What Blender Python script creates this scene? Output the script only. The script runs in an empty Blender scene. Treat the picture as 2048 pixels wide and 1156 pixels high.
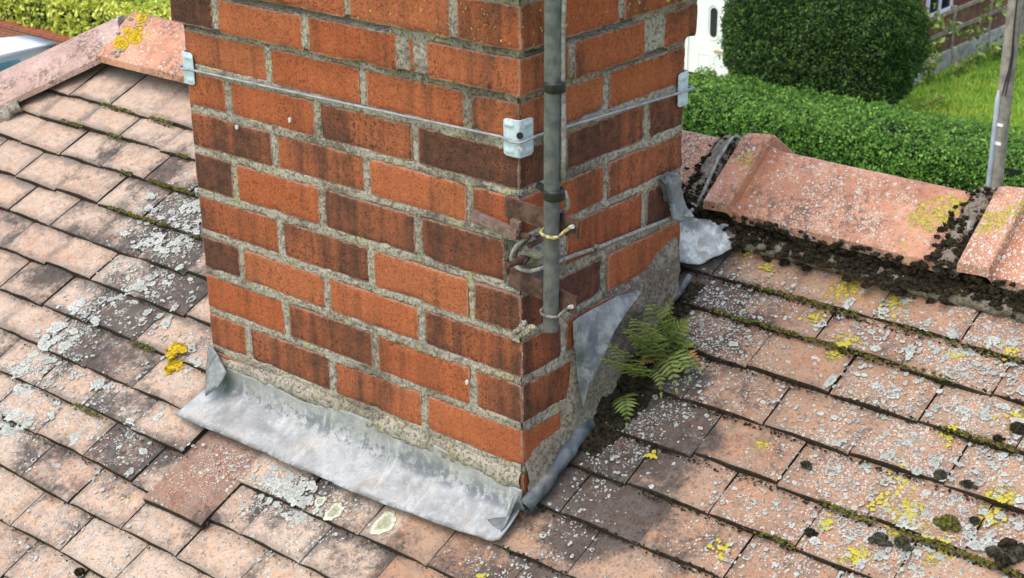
import bpy, bmesh, math, random
import numpy as np
from mathutils import Matrix, Vector
random.seed(7); rng = np.random.default_rng(7)
S = bpy.context.scene
COL = S.collection
# ------------------------------------------------------------------ camera, sky, sun, exposure
CAM = np.array([1.4582, -1.7470, 0.4788]); AZ, EL, RO, FK = -0.70159, -0.39419, -0.01185, 3166.09
def _rot(a, e, r):
    f = np.array([math.sin(a)*math.cos(e), math.cos(a)*math.cos(e), math.sin(e)])
    rt = np.cross(f, [0, 0, 1]); rt /= np.linalg.norm(rt); up = np.cross(rt, f)
    return math.cos(r)*rt + math.sin(r)*up, -math.sin(r)*rt + math.cos(r)*up, f
CR, CU, CF = _rot(AZ, EL, RO)
cam = bpy.data.cameras.new('camera'); co = bpy.data.objects.new('camera', cam); COL.objects.link(co)
cam.sensor_width = 36; cam.lens = FK*36/2048; cam.clip_start = .05; cam.clip_end = 600
co.matrix_world = Matrix(((CR[0], CU[0], -CF[0], CAM[0]), (CR[1], CU[1], -CF[1], CAM[1]), (CR[2], CU[2], -CF[2], CAM[2]), (0, 0, 0, 1)))
cam.dof.use_dof = True; cam.dof.focus_distance = 2.55; cam.dof.aperture_fstop = 20
S.camera = co
W = bpy.data.worlds.new('World'); S.world = W; W.use_nodes = True
SUN_EL, SUN_AZ = math.radians(64), math.radians(192)      # azimuth clockwise from +Y
sk = W.node_tree.nodes.new('ShaderNodeTexSky'); sk.sky_type = 'NISHITA'; sk.sun_disc = False
sk.sun_elevation = SUN_EL; sk.sun_rotation = SUN_AZ; sk.dust_density = 3.5; sk.air_density = 1.0; sk.ozone_density = .6
bg = W.node_tree.nodes['Background']; bg.inputs[1].default_value = 0.15
W.node_tree.links.new(sk.outputs[0], bg.inputs[0])
sl = bpy.data.lights.new('sun', 'SUN'); sl.energy = 0.5; sl.angle = math.radians(110); sl.color = (1, 1, .99)
so = bpy.data.objects.new('sun', sl); COL.objects.link(so)
_sd = Vector((math.sin(SUN_AZ)*math.cos(SUN_EL), math.cos(SUN_AZ)*math.cos(SUN_EL), math.sin(SUN_EL)))
so.rotation_euler = _sd.to_track_quat('Z', 'Y').to_euler(); so.location = (0, -5, 12)
S.view_settings.view_transform = 'Standard'; S.view_settings.look = 'None'
S.view_settings.exposure = 1.2; S.view_settings.gamma = 1
# ------------------------------------------------------------------ where things stand
PA, PB = -.86855, .5698                      # roof: nose plane z = PA + PB*y
PITCH = math.atan(PB)
def _ray(px, py): return CF + CR*(px-1024)/FK - CU*(py-578)/FK
def roof_at(px, py, h=0.0):
    d = _ray(px, py); t = (PA+h+PB*CAM[1]-CAM[2])/(d[2]-PB*d[1]); return CAM + t*d
def on(px, py, ax, v):
    d = _ray(px, py); return CAM + d*(v-CAM[ax])/d[ax]
# ------------------------------------------------------------------ noise
def _hash(i, j, k, s):
    n = (i*73856093) ^ (j*19349663) ^ (k*83492791) ^ (s*2654435761)
    n = (n ^ (n >> 13)) * 1274126177
    n &= 0xffffffff
    return ((n ^ (n >> 16)) & 0xffff)/65535.0
def vnoise(p, sc, seed=0):
    p = np.asarray(p, float)*sc; i = np.floor(p).astype(np.int64); f = p-i; f = f*f*(3-2*f)
    r = 0
    for a in (0, 1):
        for b in (0, 1):
            for c in (0, 1):
                w = (f[:, 0] if a else 1-f[:, 0])*(f[:, 1] if b else 1-f[:, 1])*(f[:, 2] if c else 1-f[:, 2])
                r = r + w*_hash(i[:, 0]+a, i[:, 1]+b, i[:, 2]+c, seed)
    return r*2-1
def fbm(p, sc, o=3, seed=0):
    r = 0; a = 1; t = 0
    for k in range(o): r = r + a*vnoise(p, sc*2**k, seed+k); t += a; a *= .5
    return r/t
# ------------------------------------------------------------------ mesh helpers
class MB:
    def __init__(s): s.v = []; s.f = []; s.n = 0; s.at = {}; s.mi = []
    def add(s, v, f, m=0, **at):
        v = np.asarray(v, float).reshape(-1, 3); s.v.append(v)
        n0 = s.n
        s.f.extend([tuple(int(i)+n0 for i in q) for q in f]); s.mi.extend([m]*len(f))
        for k, a in at.items():
            a = np.asarray(a, float)
            if a.ndim == 1: a = np.tile(a, (len(v), 1))
            s.at.setdefault(k, []).append((n0, a))
        s.n += len(v)
    def build(s, name, mats, parent=None, smooth=False, bevel=0):
        me = bpy.data.meshes.new(name)
        V = np.concatenate(s.v)
        me.from_pydata(V.tolist(), [], s.f)
        if not isinstance(mats, (list, tuple)): mats = [mats]
        for m in mats: me.materials.append(m)
        if len(mats) > 1: me.polygons.foreach_set('material_index', s.mi)
        for k, L in s.at.items():
            A = np.zeros((len(V), 4))
            for n0, a in L: A[n0:n0+len(a), :a.shape[1]] = a
            at = me.attributes.new(k, 'FLOAT_COLOR', 'POINT'); at.data.foreach_set('color', A.ravel().astype(np.float32))
        if smooth: me.polygons.foreach_set('use_smooth', [True]*len(me.polygons))
        me.update(); me.validate()
        o = bpy.data.objects.new(name, me); COL.objects.link(o)
        if parent: o.parent = parent
        if bevel:
            b = o.modifiers.new('bevel', 'BEVEL'); b.width = bevel; b.segments = 2; b.limit_method = 'ANGLE'
        return o
def thing(name, label, cat, loc=(0, 0, 0), group=None):
    o = bpy.data.objects.new(name, None); COL.objects.link(o); o.empty_display_size = .1
    o['label'] = label; o['category'] = cat
    if group: o['group'] = group
    return o
def tag(o, label, cat, group=None, kind=None):
    o['label'] = label; o['category'] = cat
    if group: o['group'] = group
    if kind: o['kind'] = kind
    return o
def box(mb, c, h, R=None, **k):
    v = np.array([[x, y, z] for x in (-1, 1) for y in (-1, 1) for z in (-1, 1)], float)*np.array(h)
    if R is not None: v = v @ np.array(R).T
    mb.add(v+np.array(c), [(0, 1, 3, 2), (4, 6, 7, 5), (0, 4, 5, 1), (2, 3, 7, 6), (0, 2, 6, 4), (1, 5, 7, 3)], **k)
def tube(mb, pts, r, n=10, caps=True, **k):
    P = np.array(pts, float); m = len(P); rr = np.broadcast_to(np.asarray(r, float), (m,))
    T = np.gradient(P, axis=0); T /= np.linalg.norm(T, axis=1)[:, None]
    a = np.array([0, 0, 1.]) if abs(T[0][2]) < .9 else np.array([1., 0, 0])
    u = np.cross(T[0], a); u /= np.linalg.norm(u); V = []
    for i in range(m):
        u = u-T[i]*(u@T[i]); u /= np.linalg.norm(u); w = np.cross(T[i], u)
        for j in range(n):
            t = 2*math.pi*j/n; V.append(P[i]+rr[i]*(math.cos(t)*u+math.sin(t)*w))
    F = [(i*n+j, i*n+(j+1) % n, (i+1)*n+(j+1) % n, (i+1)*n+j) for i in range(m-1) for j in range(n)]
    if caps: F += [tuple(range(n))[::-1], tuple((m-1)*n+j for j in range(n))]
    mb.add(V, F, **k)
def curve(pts, n=8):
    P = [np.array(p, float) for p in pts]; P = [2*P[0]-P[1]]+P+[2*P[-1]-P[-2]]; o = []
    for i in range(1, len(P)-2):
        for t in np.linspace(0, 1, n, endpoint=False):
            a, b, c, d = P[i-1:i+3]
            o.append(.5*((2*b)+(c-a)*t+(2*a-5*b+4*c-d)*t*t+(3*b-a-3*c+d)*t**3))
    return o+[P[-2]]
def grid(nu, nv): return [(i*nv+j, (i+1)*nv+j, (i+1)*nv+j+1, i*nv+j+1) for i in range(nu-1) for j in range(nv-1)]
_ico = {}
def ico(n):
    if n not in _ico:
        b = bmesh.new(); bmesh.ops.create_icosphere(b, subdivisions=n, radius=1)
        _ico[n] = (np.array([v.co[:] for v in b.verts]), [tuple(v.index for v in f.verts) for f in b.faces]); b.free()
    return _ico[n]
def lump(mb, c, r, n=2, amp=.35, sc=2.0, sq=(1, 1, 1), **k):
    v, f = ico(n); s = rng.uniform(0, 90, 3)
    d = 1+amp*fbm(v+s, sc, 2, 5)
    mb.add(v*d[:, None]*r*np.array(sq)+np.array(c), f, **k)
# ------------------------------------------------------------------ material helpers
class NT:
    def __init__(s, name):
        s.m = bpy.data.materials.new(name); s.m.use_nodes = True; s.t = s.m.node_tree; s.b = s.t.nodes['Principled BSDF']
        s.b.inputs['Specular IOR Level'].default_value = .3
        g = s.t.nodes.new('ShaderNodeNewGeometry'); s.pos = g.outputs['Position']; s.nrm = g.outputs['Normal']
    def n(s, t, **p):
        x = s.t.nodes.new('ShaderNode'+t)
        for k, v in p.items(): setattr(x, k, v)
        return x
    def put(s, sock, v):
        if isinstance(v, bpy.types.NodeSocket): s.t.links.new(v, sock)
        elif isinstance(v, tuple) and len(v) == 3 and len(sock.default_value) == 4: sock.default_value = (*v, 1)
        else: sock.default_value = v
    def math(s, op, a, b=0.0, c=0.0, clamp=False):
        x = s.n('Math', operation=op, use_clamp=clamp); s.put(x.inputs[0], a); s.put(x.inputs[1], b); s.put(x.inputs[2], c); return x.outputs[0]
    def mul(s, a, b): return s.math('MULTIPLY', a, b)
    def add(s, a, b): return s.math('ADD', a, b)
    def sub(s, a, b): return s.math('SUBTRACT', a, b)
    def mix(s, f, a, b, mode='MIX'):
        x = s.n('Mix', data_type='RGBA', blend_type=mode, clamp_factor=True); s.put(x.inputs[0], f); s.put(x.inputs[6], a); s.put(x.inputs[7], b); return x.outputs[2]
    def noise(s, sc, det=3, rough=.55, vec=None, dist=0.0):
        x = s.n('TexNoise'); s.put(x.inputs['Vector'], vec or s.pos); x.inputs['Scale'].default_value = sc
        x.inputs['Detail'].default_value = det; x.inputs['Roughness'].default_value = rough; x.inputs['Distortion'].default_value = dist; return x.outputs['Fac']
    def vor(s, sc, vec=None, feat='F1', out='Distance', rnd=1.0):
        x = s.n('TexVoronoi', feature=feat); s.put(x.inputs['Vector'], vec or s.pos); x.inputs['Scale'].default_value = sc
        x.inputs['Randomness'].default_value = rnd; return x.outputs[out]
    def step(s, v, lo, hi, a=0.0, b=1.0):
        x = s.n('MapRange', interpolation_type='SMOOTHSTEP'); s.put(x.inputs[0], v); s.put(x.inputs[1], lo); s.put(x.inputs[2], hi); s.put(x.inputs[3], a); s.put(x.inputs[4], b); return x.outputs[0]
    def attr(s, name):
        x = s.n('Attribute', attribute_name=name); q = s.n('SeparateColor'); s.t.links.new(x.outputs['Color'], q.inputs[0])
        return q.outputs[0], q.outputs[1], q.outputs[2], x.outputs['Alpha']
    def scale(s, v, xyz):
        x = s.n('VectorMath', operation='MULTIPLY'); s.put(x.inputs[0], v); x.inputs[1].default_value = xyz; return x.outputs[0]
    def warp(s, sc, amt):
        x = s.n('TexNoise'); s.put(x.inputs['Vector'], s.pos); x.inputs['Scale'].default_value = sc; x.inputs['Detail'].default_value = 2
        y = s.n('VectorMath', operation='SCALE'); s.put(y.inputs[0], x.outputs['Color']); y.inputs['Scale'].default_value = amt
        z = s.n('VectorMath', operation='ADD'); s.put(z.inputs[0], s.pos); s.put(z.inputs[1], y.outputs[0]); return z.outputs[0]
    def bump(s, h, dist=.002, st=1.0):
        x = s.n('Bump'); x.inputs['Distance'].default_value = dist; x.inputs['Strength'].default_value = st; s.put(x.inputs['Height'], h); s.put(s.b.inputs['Normal'], x.outputs[0])
    def out(s, col, rough=.85, metal=0.0):
        s.put(s.b.inputs['Base Color'], col); s.put(s.b.inputs['Roughness'], rough); s.put(s.b.inputs['Metallic'], metal); return s.m
def plain(name, a, b, sc=20, rough=.7, bump=0, det=4, metal=0.0, bsc=None):
    t = NT(name); f = t.noise(sc, det); c = t.mix(t.step(f, .3, .7), a, b)
    if bump: t.bump(t.noise(bsc or sc*3, 4), bump)
    return t.out(c, rough, metal)
# ------------------------------------------------------------------ materials
WHITE_L, GREY_L = (.62, .64, .56), (.40, .42, .36)
def lichen_layer(t, col, white, yellow):
    """crusty lichen growing on a surface; white / yellow are how much of it grows there (0..1)"""
    w = t.warp(60, .012)
    d1 = t.vor(112, w); c1 = t.vor(112, w, out='Color')
    q = t.n('SeparateColor'); t.t.links.new(c1, q.inputs[0])
    n = t.noise(18, 3)
    have = t.step(t.add(t.mul(white, 1.15), t.mul(t.sub(n, .5), .8)), t.add(t.mul(q.outputs[0], .9), .12), t.add(t.mul(q.outputs[0], .9), .2))
    rad = t.add(.14, t.mul(q.outputs[1], .32))
    disc = t.mul(t.step(d1, rad, t.sub(rad, .09)), have)
    ring = t.step(d1, t.mul(rad, .25), t.mul(rad, .75))
    fine = t.vor(230, t.warp(140, .006)); n2 = t.noise(40, 4)
    f2 = t.mul(t.step(fine, .38, .26), t.step(t.add(white, t.mul(t.sub(n2, .5), 1.9)), .42, .62))
    col = t.mix(t.mul(f2, .85), col, t.mix(t.noise(300, 2), (.34, .35, .30), (.66, .67, .62)))
    col = t.mix(t.mul(disc, t.add(.45, t.mul(ring, .5))), col, t.mix(t.noise(130, 2), GREY_L, WHITE_L))
    wy = t.warp(90, .014); dy = t.vor(55, wy); ny = t.noise(26, 4, .65)
    ym = t.mul(t.step(t.add(yellow, t.mul(t.sub(ny, .5), 1.2)), .50, .62), t.mul(t.step(t.noise(150, 4, .7), .43, .52), t.step(t.noise(48, 3), .38, .46)))
    col = t.mix(ym, col, t.mix(t.noise(200, 2), (.34, .27, .03), (.54, .46, .08)))
    return col, t.add(t.mul(disc, .6), t.mul(ym, .8))
def make_tile_mat():
    t = NT('clay_tile')
    r1, r2, r3, _ = t.attr('tid'); soot, wh, ye, edge = t.attr('zone'); u, v, nose, maroon = t.attr('loc')
    n1 = t.noise(14, 4); n2 = t.noise(45, 5)
    base = t.mix(t.step(n1, .3, .7), (.385, .208, .112), (.525, .330, .195))
    base = t.mix(t.mul(t.step(r1, .5, 1.0), .55), base, (.36, .185, .115))
    base = t.mix(t.mul(t.step(t.add(n2, t.mul(r2, .3)), .55, .8), .65), base, (.52, .40, .26))
    base = t.mix(t.mul(t.step(t.noise(28, 4), .52, .72), .35), base, (.44, .33, .27))
    base = t.mix(t.mul(maroon, t.step(n2, .2, .6, .75, .95)), base, (.24, .125, .10))
    pits = t.step(t.noise(190, 3, .65), .60, .66); base = t.mix(t.mul(pits, t.step(n2, .3, .6, .35, .95)), base, (.085, .045, .03))
    base = t.mix(t.mul(t.step(t.noise(75, 5, .75, dist=.6), .52, .66), .40), base, (.26, .15, .11))
    fine = t.noise(380, 3, .7); base = t.mix(t.mul(t.step(fine, .45, .62), .42), base, (.70, .50, .37))
    base = t.mix(t.mul(t.step(t.noise(120, 4, .7), .55, .66), .4), base, (.66, .50, .38))
    base = t.mix(t.mul(t.step(t.noise(33, 5, .7), .30, .62), .60), base, (.405, .350, .290))
    base = t.mix(t.mul(t.step(r2, .6, 1.0), .35), base, (.50, .40, .32))
    base = t.mix(t.step(edge, .58, .47), base, t.mix(t.noise(20, 4), (.84, .70, .60), (.70, .58, .52)), 'MULTIPLY')
    # soot and algae: worn in around tile edges and in blotches
    grit = t.add(t.mul(t.sub(t.noise(70, 4, .7), .5), .9), t.mul(t.sub(t.noise(210, 3, .7), .5), .5))
    eu = t.step(t.add(t.math('ABSOLUTE', t.sub(u, .5)), t.add(t.mul(t.sub(t.noise(24, 3), .5), .30), t.mul(grit, .26))), .35, .52)
    ev = t.math('MAXIMUM', t.step(t.add(v, t.add(t.mul(t.sub(t.noise(30, 3), .5), .5), t.mul(grit, .32))), .70, 1.0), t.step(t.add(v, t.mul(t.sub(t.noise(33, 3), .5), .3)), .22, .02))
    em = t.mul(t.mul(t.math('MAXIMUM', eu, ev), edge), t.add(.45, t.mul(r3, .55)))
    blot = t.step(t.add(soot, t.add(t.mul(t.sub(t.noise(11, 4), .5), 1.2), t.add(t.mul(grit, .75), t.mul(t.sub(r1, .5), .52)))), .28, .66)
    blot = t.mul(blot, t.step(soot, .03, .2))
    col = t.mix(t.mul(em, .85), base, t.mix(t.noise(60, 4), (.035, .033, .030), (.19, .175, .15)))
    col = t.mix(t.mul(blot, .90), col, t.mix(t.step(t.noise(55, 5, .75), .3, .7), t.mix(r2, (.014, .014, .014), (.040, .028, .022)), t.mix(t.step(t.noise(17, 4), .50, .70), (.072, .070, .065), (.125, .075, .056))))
    gr = t.mul(t.step(t.noise(38, 6, .78), .47, .60), t.step(t.noise(7, 3), .35, .62, .25, .8)); col = t.mix(t.mul(gr, .5), col, t.mix(t.noise(90, 3), (.085, .075, .064), (.20, .175, .145)))
    col, lh = lichen_layer(t, col, wh, ye)
    # grime, moss film and painted-in shade on the cut nose
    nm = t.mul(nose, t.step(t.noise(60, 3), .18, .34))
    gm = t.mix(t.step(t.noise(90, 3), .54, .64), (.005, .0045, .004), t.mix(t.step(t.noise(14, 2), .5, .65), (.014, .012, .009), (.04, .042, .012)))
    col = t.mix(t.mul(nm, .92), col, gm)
    h = t.add(t.mul(t.noise(160, 5, .65), .8), t.mul(lh, .9)); h = t.sub(h, t.mul(pits, .6))
    t.bump(h, .0026)
    return t.out(col, .9)
def make_brick_mat():
    t = NT('red_brick')
    dark, r1, r2, eff = t.attr('bid'); u, v, e, _ = t.attr('bloc')      # u,v along and up the brick, e = near an arris
    base = t.mix(t.step(t.noise(9, 3), .3, .7), (.325, .080, .026), (.43, .116, .036))
    base = t.mix(t.mul(r1, .4), base, (.45, .165, .072))
    base = t.mix(t.mul(t.step(t.noise(110, 5, .75), .42, .70), .42), base, (.20, .062, .024))
    base = t.mix(t.mul(t.step(t.noise(70, 5, .75), .52, .7), .30), base, (.58, .23, .10))
    st = t.noise(1, 4, .6, t.scale(t.pos, (42, 42, 2.2)))
    lo = t.noise(8, 4, .6)
    cross = t.mul(t.sub(t.noise(4.5, 5, .65), .47), 1.5)
    ds = t.add(t.add(dark, cross), t.add(t.mul(t.sub(st, .5), 1.25), t.mul(t.sub(lo, .5), .9)))
    base = t.mix(t.mul(t.step(ds, .13, .90), .93), base, t.mix(t.step(t.noise(60, 5, .7), .3, .7), (.026, .017, .014), (.135, .055, .030)))
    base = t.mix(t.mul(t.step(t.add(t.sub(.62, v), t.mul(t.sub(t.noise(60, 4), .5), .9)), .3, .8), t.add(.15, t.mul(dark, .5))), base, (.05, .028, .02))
    sp = t.step(t.noise(250, 4, .7), .57, .64); base = t.mix(t.mul(sp, t.mul(t.add(.28, t.mul(dark, .8)), t.step(t.noise(11, 3), .40, .62, .0, 1.0))), base, (.028, .017, .012))
    blk = t.mul(t.step(t.noise(120, 4, .7), .52, .60), t.step(t.add(t.noise(10, 3), t.mul(dark, .2)), .50, .66)); base = t.mix(t.mul(blk, t.add(.3, t.mul(dark, .7))), base, (.032, .02, .015))
    base = t.mix(t.mul(t.step(t.noise(500, 2), .55, .8), .22), base, (.66, .24, .10))
    # pale mortar smear worn into the arrises
    em = t.mul(t.step(t.add(e, t.mul(t.sub(t.noise(70, 4), .5), 1.1)), .55, .95), .55)
    base = t.mix(em, base, (.40, .25, .19))
    yl = t.mul(t.step(t.add(eff, t.mul(t.sub(t.noise(120, 2), .5), 1.2)), .62, .72), .9); base = t.mix(yl, base, (.55, .42, .08))
    t.bump(t.sub(t.noise(220, 5, .7), t.mul(sp, .6)), .0024)
    return t.out(base, .92)
def make_mortar_mat(name='mortar', lich=.5, dk=0.0):
    t = NT(name)
    g = t.mix(t.noise(210, 3), (.23, .20, .15), (.53, .485, .385))
    g = t.mix(t.mul(t.step(t.noise(25, 3), .45, .7), .6), g, (.30, .275, .22))
    g = t.mix(t.mul(t.step(t.noise(8, 4, .6), .50, .68), .55), g, (.15, .125, .09))
    g = t.mix(t.mul(t.step(t.vor(330), .28, .12), .6), g, (.66, .63, .54))
    yl = t.step(t.noise(13, 3, .6), .52, .68); g = t.mix(t.mul(t.mul(yl, t.step(t.noise(150, 2), .4, .55)), lich), g, (.36, .36, .10))
    wl = t.step(t.noise(17, 3, .6), .58, .7); g = t.mix(t.mul(t.mul(wl, t.step(t.noise(190, 2), .45, .55)), .6), g, (.62, .62, .56))
    pit = t.step(t.noise(150, 4, .65), .46, .38); g = t.mix(t.mul(pit, .42), g, (.09, .075, .055))
    g = t.mix(t.mul(t.step(t.add(t.noise(4.5, 5, .65), t.mul(t.sub(t.noise(60, 4, .7), .5), .5)), .52, .66), .6), g, (.10, .08, .06))
    if dk: g = t.mix(dk, g, (.15, .105, .075))
    t.bump(t.sub(t.noise(190, 4, .7), t.mul(pit, .5)), .005)
    return t.out(g, .95)
def make_ridge_mat(name, a, b, wh, ye, rough_dark=.4):
    t = NT(name)
    z = t.attr('zone')
    base = t.mix(t.step(t.noise(10, 4), .3, .7), a, b)
    base = t.mix(t.mul(t.step(t.noise(240, 3, .65), .58, .66), .7), base, (.14, .07, .055))
    dm = t.mul(t.step(t.noise(9, 3), .42, .58), t.step(t.noise(95, 4, .75), .46, .56)); base = t.mix(t.mul(dm, rough_dark), base, (.09, .07, .06))
    base = t.mix(t.mul(t.step(t.noise(130, 5, .75, dist=.8), .53, .62), .55), base, (.21, .11, .085))
    base = t.mix(t.mul(t.step(t.noise(90, 3), .5, .8), .3), base, (.62, .38, .29))
    base = t.mix(t.mul(z[0], t.step(t.noise(40, 4), .25, .5)), base, (.27, .095, .045))  # shade of the collar step mixed into the clay colour
    col, lh = lichen_layer(t, base, t.add(z[1], wh), t.add(z[2], ye))
    t.bump(t.add(t.noise(170, 5, .65), lh), .0016)
    return t.out(col, .85)
def make_lead_mat(name, a, b, ox, oxs=.5):
    t = NT(name)
    n = t.noise(12, 5, .6, dist=1.0); c = t.mix(t.step(n, .35, .65), a, b)
    c = t.mix(t.mul(t.step(t.noise(30, 5, .7), .45, .62), oxs), c, ox)
    c = t.mix(t.mul(t.step(t.noise(50, 4, .7, dist=1.5), .6, .66), .45), c, (.09, .10, .12))
    c = t.mix(t.mul(t.step(t.noise(7, 3), .56, .7), .35), c, (.42, .37, .28))
    t.bump(t.noise(60, 5), .002)
    return t.out(c, .62)
def make_apron_mat():
    t = NT('lead_apron_sheet')
    s, up, _, _ = t.attr('ap')
    n = t.noise(12, 5, .62, dist=.8)
    c = t.mix(t.step(n, .3, .7), (.20, .206, .20), (.37, .382, .372))
    c = t.mix(t.mul(t.step(t.noise(48, 6, .75), .46, .68), .34), c, (.58, .60, .59))
    c = t.mix(t.mul(t.step(t.noise(16, 4), .52, .7), .35), c, (.44, .38, .29))
    c = t.mix(t.mul(t.step(t.noise(55, 5, .7, dist=1.2), .54, .62), .30), c, (.30, .33, .36))
    # wet-looking dark run-off stains below the bend
    st = t.noise(1, 4, .65, t.scale(t.pos, (34, 6, 6)))
    dm = t.mul(t.step(up, .54, .68), t.mul(t.step(up, .95, .80), t.step(t.add(t.mul(st, .5), t.add(t.mul(t.noise(9, 3), .5), t.mul(t.sub(t.noise(75, 4, .7), .5), .8))), .43, .56)))
    c = t.mix(t.mul(dm, .85), c, (.10, .115, .13))
    c = t.mix(t.mul(t.step(up, .62, .9), .35), c, (.25, .245, .21))
    c = t.mix(t.mul(t.step(t.noise(1, 3, .6, t.scale(t.pos, (60, 8, 8))), .56, .7), .25), c, (.66, .68, .68))
    c = t.mix(t.mul(t.step(up, .10, .0), t.step(t.noise(45, 4, .7), .35, .6)), c, (.12, .12, .11))
    c = t.mix(t.mul(t.step(t.noise(240, 3, .7), .56, .64), .4), c, (.16, .165, .165))
    t.bump(t.add(t.noise(26, 4), t.mul(t.noise(110, 4), .4)), .0028)
    return t.out(c, .66)
def make_leaf(name, a, b, c=None):
    t = NT(name); r, g, _, _ = t.attr('lc'); col = t.mix(r, a, b)
    if c: col = t.mix(t.step(g, .55, .95), col, c)
    t.put(t.b.inputs['Subsurface Weight'], 0.0)
    m = t.out(col, .55)
    tr = t.n('BsdfTranslucent'); t.put(tr.inputs[0], col); ms = t.n('MixShader'); ms.inputs[0].default_value = .25
    o = t.t.nodes['Material Output']; t.t.links.new(t.b.outputs[0], ms.inputs[1]); t.t.links.new(tr.outputs[0], ms.inputs[2]); t.t.links.new(ms.outputs[0], o.inputs[0])
    return m
M = {}
M['tile'] = make_tile_mat(); M['brick'] = make_brick_mat(); M['mortar'] = make_mortar_mat()
M['fillet'] = make_mortar_mat('cement_fillet', .45); M['bed'] = make_mortar_mat('ridge_bedding', .1, .45); M['sidefillet'] = make_mortar_mat('side_fillet', .6, .42); M['hipbed'] = make_mortar_mat('hip_bedding', .2, .0)
M['ridge'] = make_ridge_mat('ridge_clay', (.42, .195, .118), (.54, .285, .175), .26, .0, .75)
M['hip'] = make_ridge_mat('hip_clay', (.36, .24, .20), (.50, .35, .29), .10, .0, .75)
M['lead'] = make_lead_mat('lead_grey', (.070, .078, .080), (.165, .178, .178), (.34, .355, .345), .5)
M['leaddark'] = make_lead_mat('lead_dark', (.045, .052, .058), (.12, .14, .152), (.26, .28, .28), .35)
M['leadlich'] = make_lead_mat('lead_lichened', (.20, .22, .23), (.42, .44, .42), (.64, .66, .62), .9)
M['apron'] = make_apron_mat()
M['pole'] = plain('weathered_steel', (.065, .072, .066), (.125, .130, .118), 60, .55, .0004)
M['cable'] = plain('grey_cable', (.14, .14, .125), (.31, .30, .26), 130, .6)
M['tape'] = plain('black_tape', (.010, .010, .010), (.022, .022, .022), 90, .35, .0006)
M['rust'] = plain('rusty_iron', (.040, .022, .015), (.125, .068, .048), 70, .9, .0012, 5)
M['rustlight'] = plain('rusty_bar', (.115, .070, .055), (.215, .145, .122), 90, .9, .0012, 5)
M['ubolt'] = plain('lichened_bolt', (.08, .065, .045), (.58, .52, .20), 160, .9, .001)
M['uboltgrey'] = plain('grey_bolt', (.06, .045, .035), (.27, .25, .21), 160, .9, .001)
M['galv'] = plain('galvanised_steel', (.38, .47, .50), (.50, .60, .62), 120, .42, .0003)
M['wire'] = plain('galvanised_wire', (.20, .215, .22), (.33, .345, .35), 60, .45)
M['white'] = plain('white_gloss', (.74, .75, .76), (.82, .83, .84), 3, .35)
M['carpaint'] = plain('white_paint', (.80, .80, .80), (.84, .84, .84), 3, .6)
M['glass'] = plain('dark_glass', (.015, .02, .022), (.03, .035, .04), 2, .08)
M['vanglass'] = plain('teal_glass', (.06, .14, .15), (.13, .24, .25), 2, .12)
M['black'] = plain('black_plastic', (.012, .012, .013), (.025, .025, .027), 20, .5)
M['rubber'] = plain('tyre_rubber', (.015, .015, .015), (.03, .03, .03), 20, .8)
M['brass'] = plain('brass', (.35, .27, .13), (.45, .36, .18), 20, .4)
M['moss'] = plain('brown_moss', (.007, .0055, .003), (.050, .038, .016), 120, 1.0, .004, bsc=500)
M['mossgreen'] = plain('green_moss', (.035, .036, .008), (.15, .14, .022), 200, 1.0, .003, bsc=500)
M['mossgrey'] = plain('grey_moss', (.022, .021, .013), (.095, .09, .055), 160, 1.0, .004, bsc=500)
M['yellowl'] = plain('yellow_lichen', (.42, .27, .01), (.68, .50, .03), 160, .9, .002)
M['deck'] = plain('roof_underlay', (.02, .018, .016), (.03, .028, .025), 10, .95)
M['bird'] = plain('pale_dropping', (.36, .34, .30), (.55, .53, .48), 200, .8)
def crust_mat():
    t = NT('crust_lichen'); r, g, k, k_ = t.attr('lc')
    c = t.mix(r, (.28, .30, .26), (.60, .62, .56)); c = t.mix(t.mul(t.step(t.noise(400, 3), .5, .7), .45), c, (.25, .26, .22))
    y = t.mix(t.noise(260, 2), (.40, .33, .02), (.68, .58, .06)); c = t.mix(k, c, y)
    cr = t.mix(t.step(t.add(r, t.mul(t.sub(t.noise(120, 4, .7), .5), .8)), .2, .8), (.33, .33, .20), (.64, .64, .48)); c = t.mix(g, c, cr)
    rag = t.add(k_, t.mul(t.sub(t.noise(210, 4, .7), .5), 2.3)); hole = t.step(rag, .46, .58)
    t.put(t.b.inputs['Alpha'], hole)
    c = t.mix(t.mul(t.step(t.noise(260, 3, .7), .50, .60), .5), c, (.20, .20, .17))
    t.bump(t.noise(300, 4, .7), .003); return t.out(c, .95)
M['crust'] = crust_mat()
M['fern'] = make_leaf('fern_leaf', (.085, .135, .030), (.27, .33, .085), (.48, .42, .13))
M['fernstem'] = plain('fern_stem', (.10, .08, .03), (.16, .12, .05), 50, .7)
M['ferndry'] = make_leaf('fern_dry', (.25, .15, .04), (.42, .26, .08))
M['hedge'] = make_leaf('hedge_leaf', (.025, .085, .012), (.13, .29, .04), (.24, .42, .07))
M['yew'] = make_leaf('yew_leaf', (.016, .040, .008), (.058, .125, .020), (.10, .20, .03))
M['gold'] = make_leaf('golden_leaf', (.12, .20, .02), (.62, .66, .07), (.90, .88, .20))
M['weed'] = make_leaf('weed_leaf', (.06, .14, .02), (.26, .36, .07), (.42, .46, .12))
M['grassb'] = make_leaf('grass_blade', (.12, .25, .025), (.30, .48, .06), (.50, .55, .08))
M['core'] = plain('foliage_core', (.006, .012, .004), (.012, .022, .007), 4, 1)
M['fence'] = plain('brown_fence', (.13, .060, .038), (.22, .105, .066), 6, .8)
M['railwood'] = plain('weathered_rail', (.17, .13, .10), (.33, .28, .235), 9, .9)
M['conc'] = plain('concrete', (.25, .24, .20), (.46, .44, .38), 7, .95, .01)
M['wood'] = plain('grey_pole_wood', (.165, .145, .11), (.31, .28, .22), 8, .9)
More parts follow.
